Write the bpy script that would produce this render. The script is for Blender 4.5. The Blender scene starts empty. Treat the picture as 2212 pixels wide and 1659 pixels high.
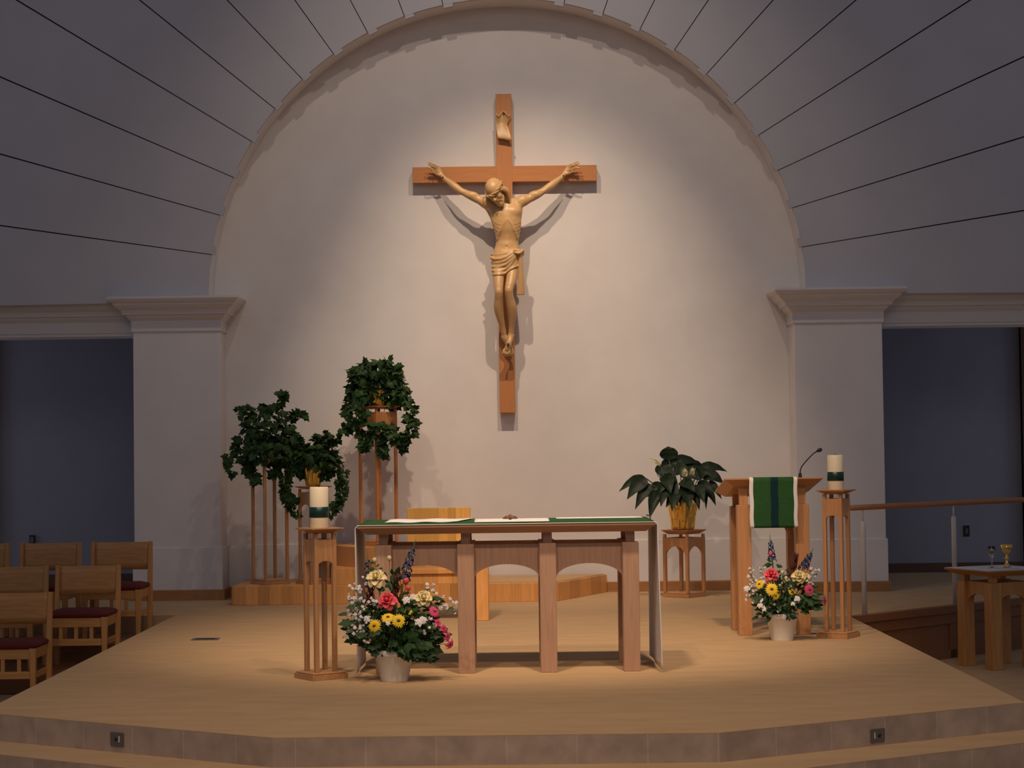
import bpy, bmesh, math, random
import numpy as np
from mathutils import Vector, Matrix

# ------------------------------------------------------------------ camera, world, lights, exposure
SC = bpy.context.scene
COL = SC.collection
PI = math.pi
FPX = 4200.0                      # focal length in photo pixels (frame 2212 x 1659)
EYE = Vector((0.0, 0.0, 1.4))
PITCH = math.atan(140 / FPX); YAW = math.radians(0.105); ROLL = math.radians(0.75)
_f = Vector((math.sin(YAW) * math.cos(PITCH), math.cos(YAW) * math.cos(PITCH), math.sin(PITCH)))
_r = _f.cross(Vector((0, 0, 1))).normalized(); _u = _r.cross(_f)
CR = _r * math.cos(ROLL) - _u * math.sin(ROLL); CU = _r * math.sin(ROLL) + _u * math.cos(ROLL)
cam = bpy.data.cameras.new('camera'); cam.sensor_width = 36.0; cam.lens = FPX / 2212 * 36.0
cam.clip_start = 0.1; cam.clip_end = 200
camo = bpy.data.objects.new('camera', cam); COL.objects.link(camo)
M = Matrix((CR, CU, -_f)).transposed().to_4x4(); M.translation = EYE
camo.matrix_world = M
SC.camera = camo

w = bpy.data.worlds.new('world'); SC.world = w; w.use_nodes = True
bg = w.node_tree.nodes['Background']
bg.inputs[0].default_value = (0.74, 0.80, 1.06, 1); bg.inputs[1].default_value = 0.135

def spot(name, loc, target, power, angle, blend, color, size=0.06):
    l = bpy.data.lights.new(name, 'SPOT'); l.energy = power; l.spot_size = math.radians(angle); l.spot_blend = blend
    l.color = color; l.shadow_soft_size = size
    o = bpy.data.objects.new(name, l); COL.objects.link(o); o.location = loc
    d = Vector(target) - Vector(loc); o.rotation_euler = d.to_track_quat('-Z', 'Y').to_euler(); return o
WARM = (1.0, 0.735, 0.52)
for sx in (-1, 1):
    side = 'left' if sx < 0 else 'right'
    spot('cross_spot_' + side, (0.75 * sx, 14.95, 7.8), (0.25, 18.95, 1.72), 650, 44, 1.0, WARM, 0.05)
    spot('wall_flood_' + side, (0.75 * sx, 14.9, 7.85), (0.1, 18.95, 2.9), 120, 82, 0.8, (1.0, 0.79, 0.63), 0.05)
    spot('altar_spot_' + side, (1.3 * sx, 8.8, 8.6), (0.1, 14.3, 0.2), 1780, 38, 1.0, WARM, 0.3)
    spot('nave_spot_' + side, (2.2 * sx, 5.0, 8.6), (1.1 * sx, 11.2, 0.0), 960, 46, 1.0, WARM, 0.15)
spot('lily_spot', (-3.0, 8.8, 7.6), (1.75, 18.7, 0.95), 650, 15, 1.0, WARM, 0.12)
spot('ivy_spot', (-3.0, 11.6, 8.7), (-1.15, 18.9, 1.0), 520, 19, 1.0, WARM, 0.12)
def area(name, loc, rot, sx, sy, power, color):
    l = bpy.data.lights.new(name, 'AREA'); l.shape = 'RECTANGLE'; l.size = sx; l.size_y = sy; l.energy = power; l.color = color
    o = bpy.data.objects.new(name, l); COL.objects.link(o); o.location = loc; o.rotation_euler = rot; return o
area('nave_light', (0, -1, 8.5), (math.radians(52), 0, 0), 7, 4, 130, (1.0, 0.80, 0.66))
# bluish fill lights added out of view to brighten the two corridors
area('corridor_fill_left', (-8.4, 20.2, 1.3), (math.radians(90), 0, math.radians(-90)), 1.6, 2.0, 17, (0.55, 0.66, 1.0))
area('corridor_fill_right', (8.4, 20.2, 1.3), (math.radians(90), 0, math.radians(90)), 1.6, 2.0, 17, (0.55, 0.66, 1.0))

SC.view_settings.view_transform = 'Standard'; SC.view_settings.look = 'None'
SC.view_settings.exposure = 0.0; SC.view_settings.gamma = 1.0; SC.view_settings.use_curve_mapping = False

# ------------------------------------------------------------------ measuring and building helpers
SV_EYE = Vector((0.0, 0.0, 1.4))
SV_R = Vector((0.999913448, -0.001396361, -0.013082330))
SV_U = Vector((0.013028526, -0.033335908, 0.999359282))
SV_F = Vector((0.001831577, 0.999443229, 0.033314830))
def W(px, py, y):
    """A measurement taken on the photograph turned into a fixed world point at true distance y.
    The survey station is a constant of its own: moving or turning the scene camera moves nothing."""
    v = SV_R * ((px - 1106) / 4200.0) - SV_U * ((py - 829.5) / 4200.0) + SV_F
    return SV_EYE + v * (y / v.y)

def tag(o, label=None, cat=None, group=None, kind=None):
    if label: o['label'] = label
    if cat: o['category'] = cat
    if group: o['group'] = group
    if kind: o['kind'] = kind
    return o

def thing(name, label, cat, loc=(0, 0, 0), rz=0, group=None):
    o = bpy.data.objects.new(name, None); COL.objects.link(o)
    o.empty_display_size = 0.05; o.location = loc; o.rotation_euler = (0, 0, rz)
    return tag(o, label, cat, group)

def copy_tree(o, parent=None):
    c = o.copy(); COL.objects.link(c); c.parent = parent
    for ch in list(o.children): copy_tree(ch, c)
    return c

def link_mesh(name, me, mats, parent=None):
    if not isinstance(mats, (list, tuple)): mats = [mats]
    for m in mats: me.materials.append(m)
    o = bpy.data.objects.new(name, me); COL.objects.link(o)
    if parent is not None: o.parent = parent
    return o

class MB:
    """Collects shapes; build() links them as one mesh object."""
    def __init__(s): s.v = []; s.f = []; s.mi = []; s.sm = []
    def add(s, verts, faces, mat=0, smooth=False):
        b = len(s.v); s.v += [tuple(x) for x in verts]
        for f in faces:
            s.f.append(tuple(b + i for i in f)); s.mi.append(mat); s.sm.append(smooth)
        return s
    def bm(s, bm, mat=0, smooth=False):
        bm.verts.index_update()
        s.add([v.co.copy() for v in bm.verts], [[v.index for v in f.verts] for f in bm.faces], mat, smooth); bm.free(); return s
    def box(s, x0, x1, y0, y1, z0, z1, bev=0.003, mat=0):
        bm = bmesh.new(); bmesh.ops.create_cube(bm, size=1)
        for v in bm.verts:
            v.co = Vector(((x0 + x1) / 2 + v.co.x * (x1 - x0), (y0 + y1) / 2 + v.co.y * (y1 - y0), (z0 + z1) / 2 + v.co.z * (z1 - z0)))
        if bev: bmesh.ops.bevel(bm, geom=bm.edges[:], offset=bev, segments=1, affect='EDGES', clamp_overlap=True)
        return s.bm(bm, mat)
    def bar(s, a, b, w, d, bev=0.002, mat=0, w2=None, d2=None):
        """square bar from a to b (tapering to w2 x d2)"""
        a = Vector(a); b = Vector(b); t = (b - a).normalized()
        x = Vector((1, 0, 0)) if abs(t.x) < 0.9 else Vector((0, 1, 0))
        y = t.cross(x).normalized(); x = y.cross(t)
        w2 = w if w2 is None else w2; d2 = d if d2 is None else d2
        vs = [p + x * (sx * ww / 2) + y * (sy * dd / 2) for p, ww, dd in ((a, w, d), (b, w2, d2)) for sx, sy in ((-1, -1), (1, -1), (1, 1), (-1, 1))]
        bm = bmesh.new(); bv = [bm.verts.new(v) for v in vs]
        for f in ((0, 1, 2, 3), (4, 7, 6, 5), (0, 4, 5, 1), (1, 5, 6, 2), (2, 6, 7, 3), (3, 7, 4, 0)): bm.faces.new([bv[i] for i in f])
        bmesh.ops.recalc_face_normals(bm, faces=bm.faces[:])
        if bev: bmesh.ops.bevel(bm, geom=bm.edges[:], offset=bev, segments=1, affect='EDGES', clamp_overlap=True)
        return s.bm(bm, mat)
    def poly(s, pts, ext, mat=0, bev=0):
        """planar outline extruded by the vector ext"""
        bm = bmesh.new(); n = len(pts); ext = Vector(ext)
        a = [bm.verts.new(Vector(p)) for p in pts]; b = [bm.verts.new(Vector(p) + ext) for p in pts]
        bm.faces.new(a); bm.faces.new(b[::-1])
        for i in range(n): bm.faces.new((a[i], b[i], b[(i + 1) % n], a[(i + 1) % n]))
        bmesh.ops.recalc_face_normals(bm, faces=bm.faces[:])
        if bev: bmesh.ops.bevel(bm, geom=bm.edges[:], offset=bev, segments=1, affect='EDGES', clamp_overlap=True)
        return s.bm(bm, mat)
    def lathe(s, prof, c=(0, 0, 0), seg=32, mat=0, smooth=True, cap=True, fn=None):
        c = Vector(c); vs = []; fs = []
        for r, z in prof:
            for i in range(seg):
                a = 2 * PI * i / seg; rr = fn(r, z, a) if fn else r
                vs.append(c + Vector((rr * math.cos(a), rr * math.sin(a), z)))
        for k in range(len(prof) - 1):
            for i in range(seg):
                j = (i + 1) % seg; fs.append((k * seg + i, k * seg + j, (k + 1) * seg + j, (k + 1) * seg + i))
        s.add(vs, fs, mat, smooth)
        if cap:
            n = len(prof)
            s.add(vs[:seg], [tuple(range(seg))[::-1]], mat); s.add(vs[(n - 1) * seg:], [tuple(range(seg))], mat)
        return s
    def tube(s, pts, rad, seg=8, mat=0, smooth=True):
        pts = [Vector(p) for p in pts]; n = len(pts)
        if not isinstance(rad, (list, tuple)): rad = [rad] * n
        vs = []; fs = []; t0 = (pts[1] - pts[0]).normalized()
        x = t0.orthogonal().normalized()
        for i, p in enumerate(pts):
            t = (pts[min(i + 1, n - 1)] - pts[max(i - 1, 0)]).normalized()
            x = (x - t * x.dot(t)).normalized(); y = t.cross(x)
            for k in range(seg):
                a = 2 * PI * k / seg; vs.append(p + (x * math.cos(a) + y * math.sin(a)) * rad[i])
        for i in range(n - 1):
            for k in range(seg):
                j = (k + 1) % seg; fs.append((i * seg + k, i * seg + j, (i + 1) * seg + j, (i + 1) * seg + k))
        fs.append(tuple(range(seg))[::-1]); fs.append(tuple((n - 1) * seg + k for k in range(seg)))
        return s.add(vs, fs, mat, smooth)
    def ball(s, c, r, mat=0, seg=12, ring=8, sc=(1, 1, 1), rot=None):
        c = Vector(c); prof = []; vs = []; fs = []
        for k in range(ring + 1):
            th = PI * k / ring
            for i in range(seg):
                a = 2 * PI * i / seg
                p = Vector((r * sc[0] * math.sin(th) * math.cos(a), r * sc[1] * math.sin(th) * math.sin(a), r * sc[2] * math.cos(th)))
                if rot is not None: p = rot @ p
                vs.append(c + p)
        for k in range(ring):
            for i in range(seg):
                j = (i + 1) % seg; fs.append((k * seg + i, (k + 1) * seg + i, (k + 1) * seg + j, k * seg + j))
        return s.add(vs, fs, mat, True)
    def plate(s, half, z0, z1, inset, bev_h=None, mat=0, hy=None, lip=0.006):
        """square plate whose underside is cut back by inset (a shallow inverted pyramid) with a thin upright lip"""
        hy = half if hy is None else hy
        r = [(half - inset, hy - inset, z0), (half, hy, z1 - lip), (half, hy, z1)]
        vs = []
        for a, b, z in r: vs += [(-a, -b, z), (a, -b, z), (a, b, z), (-a, b, z)]
        fs = [(3, 2, 1, 0), (8, 9, 10, 11)]
        for k in (0, 4):
            for i in range(4): fs.append((k + i, k + (i + 1) % 4, k + 4 + (i + 1) % 4, k + 4 + i))
        return s.add(vs, fs, mat)
    def sweep(s, path, prof, mat=0):
        """profile (offset outward, z) swept along an XY polyline with mitred corners; outward is right of the path"""
        P = [Vector((p[0], p[1])) for p in path]; n = len(P); vs = []; fs = []; m = len(prof)
        for i, p in enumerate(P):
            d0 = (P[i] - P[i - 1]).normalized() if i else None; d1 = (P[i + 1] - P[i]).normalized() if i < n - 1 else None
            d0 = d0 or d1; d1 = d1 or d0
            n0 = Vector((d0.y, -d0.x)); n1 = Vector((d1.y, -d1.x)); mm = (n0 + n1); mm = mm / max(mm.dot(n0), 1e-6)
            for o, z in prof: vs.append((p.x + mm.x * o, p.y + mm.y * o, z))
        for i in range(n - 1):
            for k in range(m - 1): fs.append((i * m + k, (i + 1) * m + k, (i + 1) * m + k + 1, i * m + k + 1))
        return s.add(vs, fs, mat)
    def build(s, name, mats, parent=None):
        me = bpy.data.meshes.new(name); me.from_pydata(s.v, [], s.f); me.update()
        me.polygons.foreach_set('material_index', s.mi); me.polygons.foreach_set('use_smooth', s.sm)
        return link_mesh(name, me, mats, parent)

def structure(name, mb, mat):
    return tag(mb.build(name, mat), kind='structure')

# ------------------------------------------------------------------ materials
def nodes(name):
    m = bpy.data.materials.new(name); m.use_nodes = True; nt = m.node_tree
    return m, nt, nt.nodes['Principled BSDF']
def plain(name, col, rough=0.6, metal=0.0, var=0.0, scale=20.0, bump=0.0, bscale=200.0, spec=0.5, sub=0.0):
    m, nt, b = nodes(name)
    b.inputs['Base Color'].default_value = (*col, 1); b.inputs['Roughness'].default_value = rough; b.inputs['Metallic'].default_value = metal
    b.inputs['Specular IOR Level'].default_value = spec
    if sub: b.inputs['Subsurface Weight'].default_value = sub; b.inputs['Subsurface Radius'].default_value = (0.02, 0.012, 0.006)
    tc = nt.nodes.new('ShaderNodeTexCoord')
    if var:
        n = nt.nodes.new('ShaderNodeTexNoise'); n.inputs['Scale'].default_value = scale; n.inputs['Detail'].default_value = 4
        r = nt.nodes.new('ShaderNodeValToRGB')
        r.color_ramp.elements[0].position = 0.3; r.color_ramp.elements[1].position = 0.7
        r.color_ramp.elements[0].color = (*[c * (1 - var) for c in col], 1); r.color_ramp.elements[1].color = (*[min(1, c * (1 + var)) for c in col], 1)
        nt.links.new(tc.outputs['Object'], n.inputs['Vector']); nt.links.new(n.outputs['Fac'], r.inputs['Fac']); nt.links.new(r.outputs['Color'], b.inputs['Base Color'])
    if bump:
        n2 = nt.nodes.new('ShaderNodeTexNoise'); n2.inputs['Scale'].default_value = bscale; n2.inputs['Detail'].default_value = 3
        bp = nt.nodes.new('ShaderNodeBump'); bp.inputs['Strength'].default_value = bump; bp.inputs['Distance'].default_value = 0.004
        nt.links.new(tc.outputs['Object'], n2.inputs['Vector']); nt.links.new(n2.outputs['Fac'], bp.inputs['Height']); nt.links.new(bp.outputs['Normal'], b.inputs['Normal'])
    return m
def wood(name, col, axis='Z', var=0.22, rough=0.42, strips=0.0):
    """grain noise stretched along one axis; strips > 0 adds glued-up strip tone changes of that width along X"""
    m, nt, b = nodes(name); L = nt.links
    tc = nt.nodes.new('ShaderNodeTexCoord'); mp = nt.nodes.new('ShaderNodeMapping')
    sc = {'X': (2.2, 42, 42), 'Y': (42, 2.2, 42), 'Z': (42, 42, 2.2)}[axis]; mp.inputs['Scale'].default_value = sc
    n = nt.nodes.new('ShaderNodeTexNoise'); n.inputs['Scale'].default_value = 1.6; n.inputs['Detail'].default_value = 5; n.inputs['Distortion'].default_value = 0.7
    r = nt.nodes.new('ShaderNodeValToRGB'); e = r.color_ramp.elements
    e[0].position = 0.28; e[1].position = 0.74
    e[0].color = (*[c * (1 - var) for c in col], 1); e[1].color = (*[min(1, c * (1 + var * 0.7)) for c in col], 1)
    L.new(tc.outputs['Object'], mp.inputs['Vector']); L.new(mp.outputs['Vector'], n.inputs['Vector']); L.new(n.outputs['Fac'], r.inputs['Fac'])
    out = r.outputs['Color']
    if strips:
        sx = nt.nodes.new('ShaderNodeSeparateXYZ'); L.new(tc.outputs['Object'], sx.inputs[0])
        dv = nt.nodes.new('ShaderNodeMath'); dv.operation = 'DIVIDE'; dv.inputs[1].default_value = strips; L.new(sx.outputs['X'], dv.inputs[0])
        fl = nt.nodes.new('ShaderNodeMath'); fl.operation = 'FLOOR'; L.new(dv.outputs[0], fl.inputs[0])
        wn = nt.nodes.new('ShaderNodeTexWhiteNoise'); wn.noise_dimensions = '1D'; L.new(fl.outputs[0], wn.inputs['W'])
        mr = nt.nodes.new('ShaderNodeMapRange'); mr.inputs['To Min'].default_value = 0.74; mr.inputs['To Max'].default_value = 1.2; L.new(wn.outputs['Value'], mr.inputs['Value'])
        mx = nt.nodes.new('ShaderNodeMix'); mx.data_type = 'RGBA'; mx.blend_type = 'MULTIPLY'; mx.inputs['Factor'].default_value = 1.0
        L.new(out, mx.inputs['A']); L.new(mr.outputs['Result'], mx.inputs['B']); out = mx.outputs['Result']
    L.new(out, b.inputs['Base Color']); b.inputs['Roughness'].default_value = rough
    return m

WALL = plain('wall_paint', (0.74, 0.72, 0.70), 0.85, var=0.03, scale=3.0, bump=0.12, bscale=140, spec=0.2)
PLANK = plain('plank_paint', (0.53, 0.53, 0.56), 0.8, var=0.03, scale=2.0, spec=0.2)
TRIMW = plain('trim_paint', (0.70, 0.68, 0.67), 0.7, spec=0.25)
GAP = plain('joint_shadow_gap', (0.05, 0.045, 0.045), 0.9)
DIMWALL = plain('dimmed_corridor_paint', (0.30, 0.30, 0.335), 0.85, var=0.03, scale=3, bump=0.1, bscale=140, spec=0.2)  # corridor dimness is put into this darker wall colour
OAK = wood('oak_upright', (0.46, 0.235, 0.10), 'Z'); OAKX = wood('oak_lengthwise', (0.46, 0.235, 0.10), 'X')
OAKC = wood('chair_oak', (0.52, 0.255, 0.08), 'X'); OAKCZ = wood('chair_oak_upright', (0.52, 0.255, 0.08), 'Z')
CHERRY = wood('cherry_upright', (0.53, 0.222, 0.072), 'Z', 0.12); CHERRYX = wood('cherry_lengthwise', (0.53, 0.222, 0.072), 'X', 0.12)
ALT = wood('altar_oak', (0.43, 0.255, 0.165), 'Z', 0.16); ALTX = wood('altar_oak_lengthwise', (0.43, 0.24, 0.14), 'X', 0.16)
BLOCK = wood('butcher_block', (0.70, 0.34, 0.105), 'Z', 0.15, 0.4, strips=0.11)
HONEY = wood('honey_maple', (0.78, 0.44, 0.11), 'Z', 0.14, 0.35, strips=0.07)
LECT = wood('lectern_oak', (0.50, 0.245, 0.10), 'Z', 0.16); LECTX = wood('lectern_oak_lengthwise', (0.50, 0.245, 0.10), 'X', 0.16)
PANEL = wood('dark_panel_oak', (0.26, 0.105, 0.035), 'X', 0.2); BASEW = wood('baseboard_oak', (0.40, 0.19, 0.07), 'X', 0.15)
DARKW = wood('dark_wood', (0.10, 0.05, 0.025), 'X', 0.2)

def carpet_mat():
    m, nt, b = nodes('tan_carpet'); L = nt.links
    tc = nt.nodes.new('ShaderNodeTexCoord'); mp = nt.nodes.new('ShaderNodeMapping'); mp.inputs['Scale'].default_value = (1.1, 3.4, 1)
    n = nt.nodes.new('ShaderNodeTexNoise'); n.inputs['Scale'].default_value = 2.2; n.inputs['Detail'].default_value = 6; n.inputs['Roughness'].default_value = 0.6
    r = nt.nodes.new('ShaderNodeValToRGB'); e = r.color_ramp.elements; e[0].position = 0.3; e[1].position = 0.72
    e[0].color = (0.45, 0.295, 0.155, 1); e[1].color = (0.515, 0.352, 0.195, 1)
    L.new(tc.outputs['Object'], mp.inputs[0]); L.new(mp.outputs[0], n.inputs['Vector']); L.new(n.outputs['Fac'], r.inputs['Fac']); L.new(r.outputs['Color'], b.inputs['Base Color'])
    n2 = nt.nodes.new('ShaderNodeTexNoise'); n2.inputs['Scale'].default_value = 160; bp = nt.nodes.new('ShaderNodeBump'); bp.inputs['Strength'].default_value = 0.25; bp.inputs['Distance'].default_value = 0.004
    L.new(tc.outputs['Object'], n2.inputs['Vector']); L.new(n2.outputs['Fac'], bp.inputs['Height']); L.new(bp.outputs['Normal'], b.inputs['Normal'])
    b.inputs['Roughness'].default_value = 0.95; b.inputs['Specular IOR Level'].default_value = 0.1
    return m
CARPET = carpet_mat()
def tile_mat():
    m, nt, b = nodes('riser_tile'); L = nt.links
    uv = nt.nodes.new('ShaderNodeUVMap'); br = nt.nodes.new('ShaderNodeTexBrick'); br.offset = 0.0
    br.inputs['Scale'].default_value = 1.0; br.inputs['Brick Width'].default_value = 0.345; br.inputs['Row Height'].default_value = 0.15; br.inputs['Mortar Size'].default_value = 0.0028
    br.inputs['Color1'].default_value = (0.36, 0.275, 0.215, 1); br.inputs['Color2'].default_value = (0.40, 0.31, 0.245, 1); br.inputs['Mortar'].default_value = (0.45, 0.38, 0.32, 1)
    tc = nt.nodes.new('ShaderNodeTexCoord'); n = nt.nodes.new('ShaderNodeTexNoise'); n.inputs['Scale'].default_value = 9; n.inputs['Detail'].default_value = 5
    mr = nt.nodes.new('ShaderNodeMapRange'); mr.inputs['From Min'].default_value = 0.3; mr.inputs['From Max'].default_value = 0.7; mr.inputs['To Min'].default_value = 0.82; mr.inputs['To Max'].default_value = 1.15
    mx = nt.nodes.new('ShaderNodeMix'); mx.data_type = 'RGBA'; mx.blend_type = 'MULTIPLY'; mx.inputs['Factor'].default_value = 1
    L.new(uv.outputs[0], br.inputs['Vector']); L.new(tc.outputs['Object'], n.inputs['Vector']); L.new(n.outputs['Fac'], mr.inputs['Value'])
    L.new(br.outputs['Color'], mx.inputs['A']); L.new(mr.outputs[0], mx.inputs['B']); L.new(mx.outputs['Result'], b.inputs['Base Color'])
    b.inputs['Roughness'].default_value = 0.6; return m
TILE = tile_mat()
LINEN = plain('white_linen', (0.72, 0.69, 0.68), 0.9, bump=0.15, bscale=300, spec=0.1)
GREEN = plain('green_cloth', (0.026, 0.085, 0.026), 0.9, var=0.12, scale=60, spec=0.1)
TEAL = plain('teal_stripe_cloth', (0.007, 0.030, 0.036), 0.9, var=0.3, scale=120, spec=0.1)
WAX = plain('cream_wax', (0.80, 0.70, 0.50), 0.45, sub=0.2)
BAND = plain('dark_green_ribbon', (0.003, 0.03, 0.024), 0.35)
BLACK = plain('black_rubber', (0.012, 0.011, 0.012), 0.5)
POTW = plain('white_plastic', (0.72, 0.70, 0.64), 0.45, sub=0.05)
SOIL = plain('potting_soil', (0.03, 0.02, 0.012), 0.95)
IVY = plain('ivy_leaf', (0.020, 0.052, 0.012), 0.6, var=0.65, scale=11, spec=0.2)
LILYL = plain('lily_leaf', (0.011, 0.024, 0.009), 0.5, var=0.3, scale=9, spec=0.25)
STEM = plain('plant_stem', (0.06, 0.10, 0.035), 0.6)
LEAF = plain('flower_leaf', (0.020, 0.055, 0.012), 0.55, var=0.4, scale=30, spec=0.25)
GOLD = plain('gold_foil', (0.92, 0.62, 0.15), 0.28, metal=0.8, bump=0.9, bscale=24)
GOLDM = plain('polished_gold', (0.90, 0.58, 0.16), 0.12, metal=1.0)
CREAMR = plain('cream_petal', (0.80, 0.68, 0.36), 0.6, sub=0.1)
PINKR = plain('pink_petal', (0.78, 0.10, 0.13), 0.6, sub=0.1)
MAGENT = plain('magenta_petal', (0.72, 0.07, 0.20), 0.6, sub=0.1)
YELLOW = plain('yellow_petal', (0.85, 0.58, 0.02), 0.6)
BROWNC = plain('flower_centre', (0.10, 0.055, 0.01), 0.8)
BLUEF = plain('blue_petal', (0.022, 0.042, 0.125), 0.6, var=0.4, scale=60)
WHITEF = plain('white_petal', (0.66, 0.62, 0.62), 0.7)
PLUME = plain('dark_red_plume', (0.085, 0.018, 0.016), 0.8, var=0.3, scale=60)
RED = plain('dark_red_upholstery', (0.10, 0.008, 0.006), 0.9, var=0.15, scale=90)
CORPUS = wood('carved_linden', (0.60, 0.378, 0.168), 'Z', 0.06, 0.40)
WHITEM = plain('white_metal', (0.66, 0.63, 0.62), 0.4)
STEEL = plain('brushed_plate', (0.16, 0.14, 0.13), 0.45, metal=0.5)

# ------------------------------------------------------------------ setting: floors and steps
RISE = 0.145
def riser_strip(mb_path, z0, z1):
    """tiled upright face along an XY path, UV in metres"""
    me = bpy.data.meshes.new('riser'); vs = []; fs = []; uvs = []; d = 0
    for i, p in enumerate(mb_path):
        if i: d += math.dist(p, mb_path[i - 1])
        vs += [(p[0], p[1], z0), (p[0], p[1], z1)]; uvs += [(d, 0.002), (d, 0.146)]
    for i in range(len(mb_path) - 1): fs.append((2 * i, 2 * i + 2, 2 * i + 3, 2 * i + 1))
    me.from_pydata(vs, [], fs); ul = me.uv_layers.new(name='UVMap')
    for l in me.loops: ul.data[l.index].uv = uvs[l.vertex_index]
    return me
FRONT = [(-2.905, 10.67), (-1.178, 9.585), (1.012, 9.56), (2.755, 10.51)]
def offset_path(path, d):
    """move an open path outward (towards the nave)"""
    out = []; n = len(path); P = [Vector(p) for p in path]
    for i in range(n):
        d0 = (P[i] - P[i - 1]).normalized() if i else None; d1 = (P[i + 1] - P[i]).normalized() if i < n - 1 else None
        d0 = d0 or d1; d1 = d1 or d0; n0 = Vector((d0.y, -d0.x)); n1 = Vector((d1.y, -d1.x)); m = n0 + n1; m = m / m.dot(n0)
        out.append(tuple(P[i] + m * d))
    return out
# dais top: thrust platform and the level behind it
dais_poly = FRONT + [(2.755, 15.87), (7.6, 20.15), (7.6, 21.4), (-8, 21.4), (-8, 16.87), (-2.905, 16.87)]
structure('floor_dais', MB().poly([(x, y, -0.43) for x, y in dais_poly], (0, 0, 0.43)), CARPET)
SIDE_L = [(-2.915, 16.87), (-2.915, 10.67)]
fr = [(x, y - 0.004) for x, y in FRONT]
o = link_mesh('trim_step_riser', riser_strip([(-2.912, 13.0)] + fr + [(2.762, 13.0)], -RISE, -0.004), TILE); tag(o, kind='structure')
step1 = offset_path(FRONT, 0.36)
poly1 = [(-4.4, 11.7)] + step1[:] + [(3.2, 10.75), (3.2, 12.0), (-4.4, 12.0)]
s1 = [(-3.9, 10.93)] + step1[1:3] + [(3.9, 10.77)]
structure('floor_step', MB().poly([(x, y, -0.43) for x, y in s1 + [(2.70, 11.2), (-2.86, 11.2)]], (0, 0, 0.43 - RISE)), CARPET)
o = link_mesh('trim_step_riser', riser_strip([(x, y - 0.004) for x, y in s1], -2 * RISE, -RISE - 0.004), TILE); tag(o, kind='structure')
s2 = offset_path(s1, 0.36)
structure('floor_step', MB().poly([(x, y, -0.43) for x, y in s2 + [(3.2, 10.75), (-3.3, 10.9)]], (0, 0, 0.43 - 2 * RISE)), CARPET)
o = link_mesh('trim_step_riser', riser_strip([(x, y - 0.004) for x, y in s2], -3 * RISE, -2 * RISE - 0.004), TILE); tag(o, kind='structure')
structure('floor', MB().box(-14, 14, -6, 22, -0.62, -0.435, 0), CARPET)
# choir levels to the left of the platform
structure('floor_choir', MB().poly([(-8, 15.95, -0.43), (-2.93, 15.95, -0.43), (-2.93, 16.85, -0.43), (-8, 16.85, -0.43)], (0, 0, 0.43 - RISE)), PANEL)
structure('floor_choir', MB().poly([(-8, 15.0, -0.43), (-2.93, 15.0, -0.43), (-2.93, 15.94, -0.43), (-8, 15.94, -0.43)], (0, 0, 0.43 - 2 * RISE)), PANEL)

# ------------------------------------------------------------------ setting: walls, piers, cornices, ceiling
ZS = 2.885; R0 = 2.86; YF = 18.58; YW = 18.95
structure('wall_back', MB().box(-3.4, 3.4, YW, YW + 0.2, 0, 6.6, 0), WALL)
structure('trim_wall_plinth', MB().box(-2.735, 2.735, YW - 0.013, YW, 0, 0.5, 0.002), WALL)
structure('wall_left', MB().box(-3.585, -2.757, YF, YW + 0.2, 0, ZS, 0.004).box(-3.60, -2.744, YF - 0.013, YW + 0.2, 0, 0.5, 0.004)
          .box(-9, -3.585, 18.75, 19.15, 2.535, ZS, 0.003).box(-9, -6.4, 18.75, 19.15, 0, 2.535, 0.003), WALL)
structure('wall_right', MB().box(2.735, 3.577, YF - 0.03, YW + 0.2, 0, ZS, 0.004).box(2.722, 3.592, YF - 0.043, YW + 0.2, 0, 0.5, 0.004)
          .box(3.577, 9, 18.75, 19.15, 2.535, ZS, 0.003).box(6.4, 9, 18.75, 19.15, 0, 2.535, 0.003), WALL)
prof = [(0.0, 2.565), (0.016, 2.565), (0.016, 2.668), (0.048, 2.698), (0.064, 2.725), (0.086, 2.725), (0.086, 2.737), (0.10, 2.765), (0.135, 2.79), (0.16, 2.815),
        (0.16, 2.826), (0.185, 2.842), (0.206, 2.868), (0.206, 2.889), (-0.3, 2.889)]
structure('trim_1', MB().sweep([(-9, 18.75), (-3.585, 18.75), (-3.585, YF), (-2.757, YF), (-2.757, YW)], prof), TRIMW)
structure('trim_2', MB().sweep([(2.735, YW), (2.735, YF - 0.03), (3.577, YF - 0.03), (3.577, 18.75), (9, 18.75)], prof), TRIMW)
# corridors behind the two doorways
structure('wall_corridor_left', MB().box(-9, -3.2, 21.2, 21.35, 0, 2.9, 0).box(-3.35, -3.2, 19.15, 21.2, 0, 2.9, 0), DIMWALL)
structure('wall_corridor_right', MB().box(3.2, 9, 21.2, 21.35, 0, 2.9, 0).box(3.2, 3.35, 19.15, 21.2, 0, 2.9, 0), DIMWALL)
structure('ceiling_corridor_left', MB().box(-9, -3.2, 19.15, 21.35, 2.75, 2.9, 0), WALL)
structure('ceiling_corridor_right', MB().box(3.2, 9, 19.15, 21.35, 2.75, 2.9, 0), WALL)
structure('dark_opening_1', MB().box(-6.7, -5.58, 21.14, 21.2, 0, 2.75, 0.004).box(-5.66, -5.58, 21.12, 21.2, 0, 2.75, 0.003), DARKW)  # dark slabs, here and opposite, stand in for shade in unlit openings
structure('dark_opening_2', MB().box(5.58, 6.7, 21.14, 21.2, 0, 2.75, 0.004).box(5.58, 5.66, 21.12, 21.2, 0, 2.75, 0.003), DARKW)
structure('baseboard_corridor_left', MB().box(-5.58, -3.35, 21.17, 21.2, 0, 0.1, 0.002), DARKW)
structure('baseboard_corridor_right', MB().box(3.35, 5.58, 21.17, 21.2, 0, 0.1, 0.002), DARKW)
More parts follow.
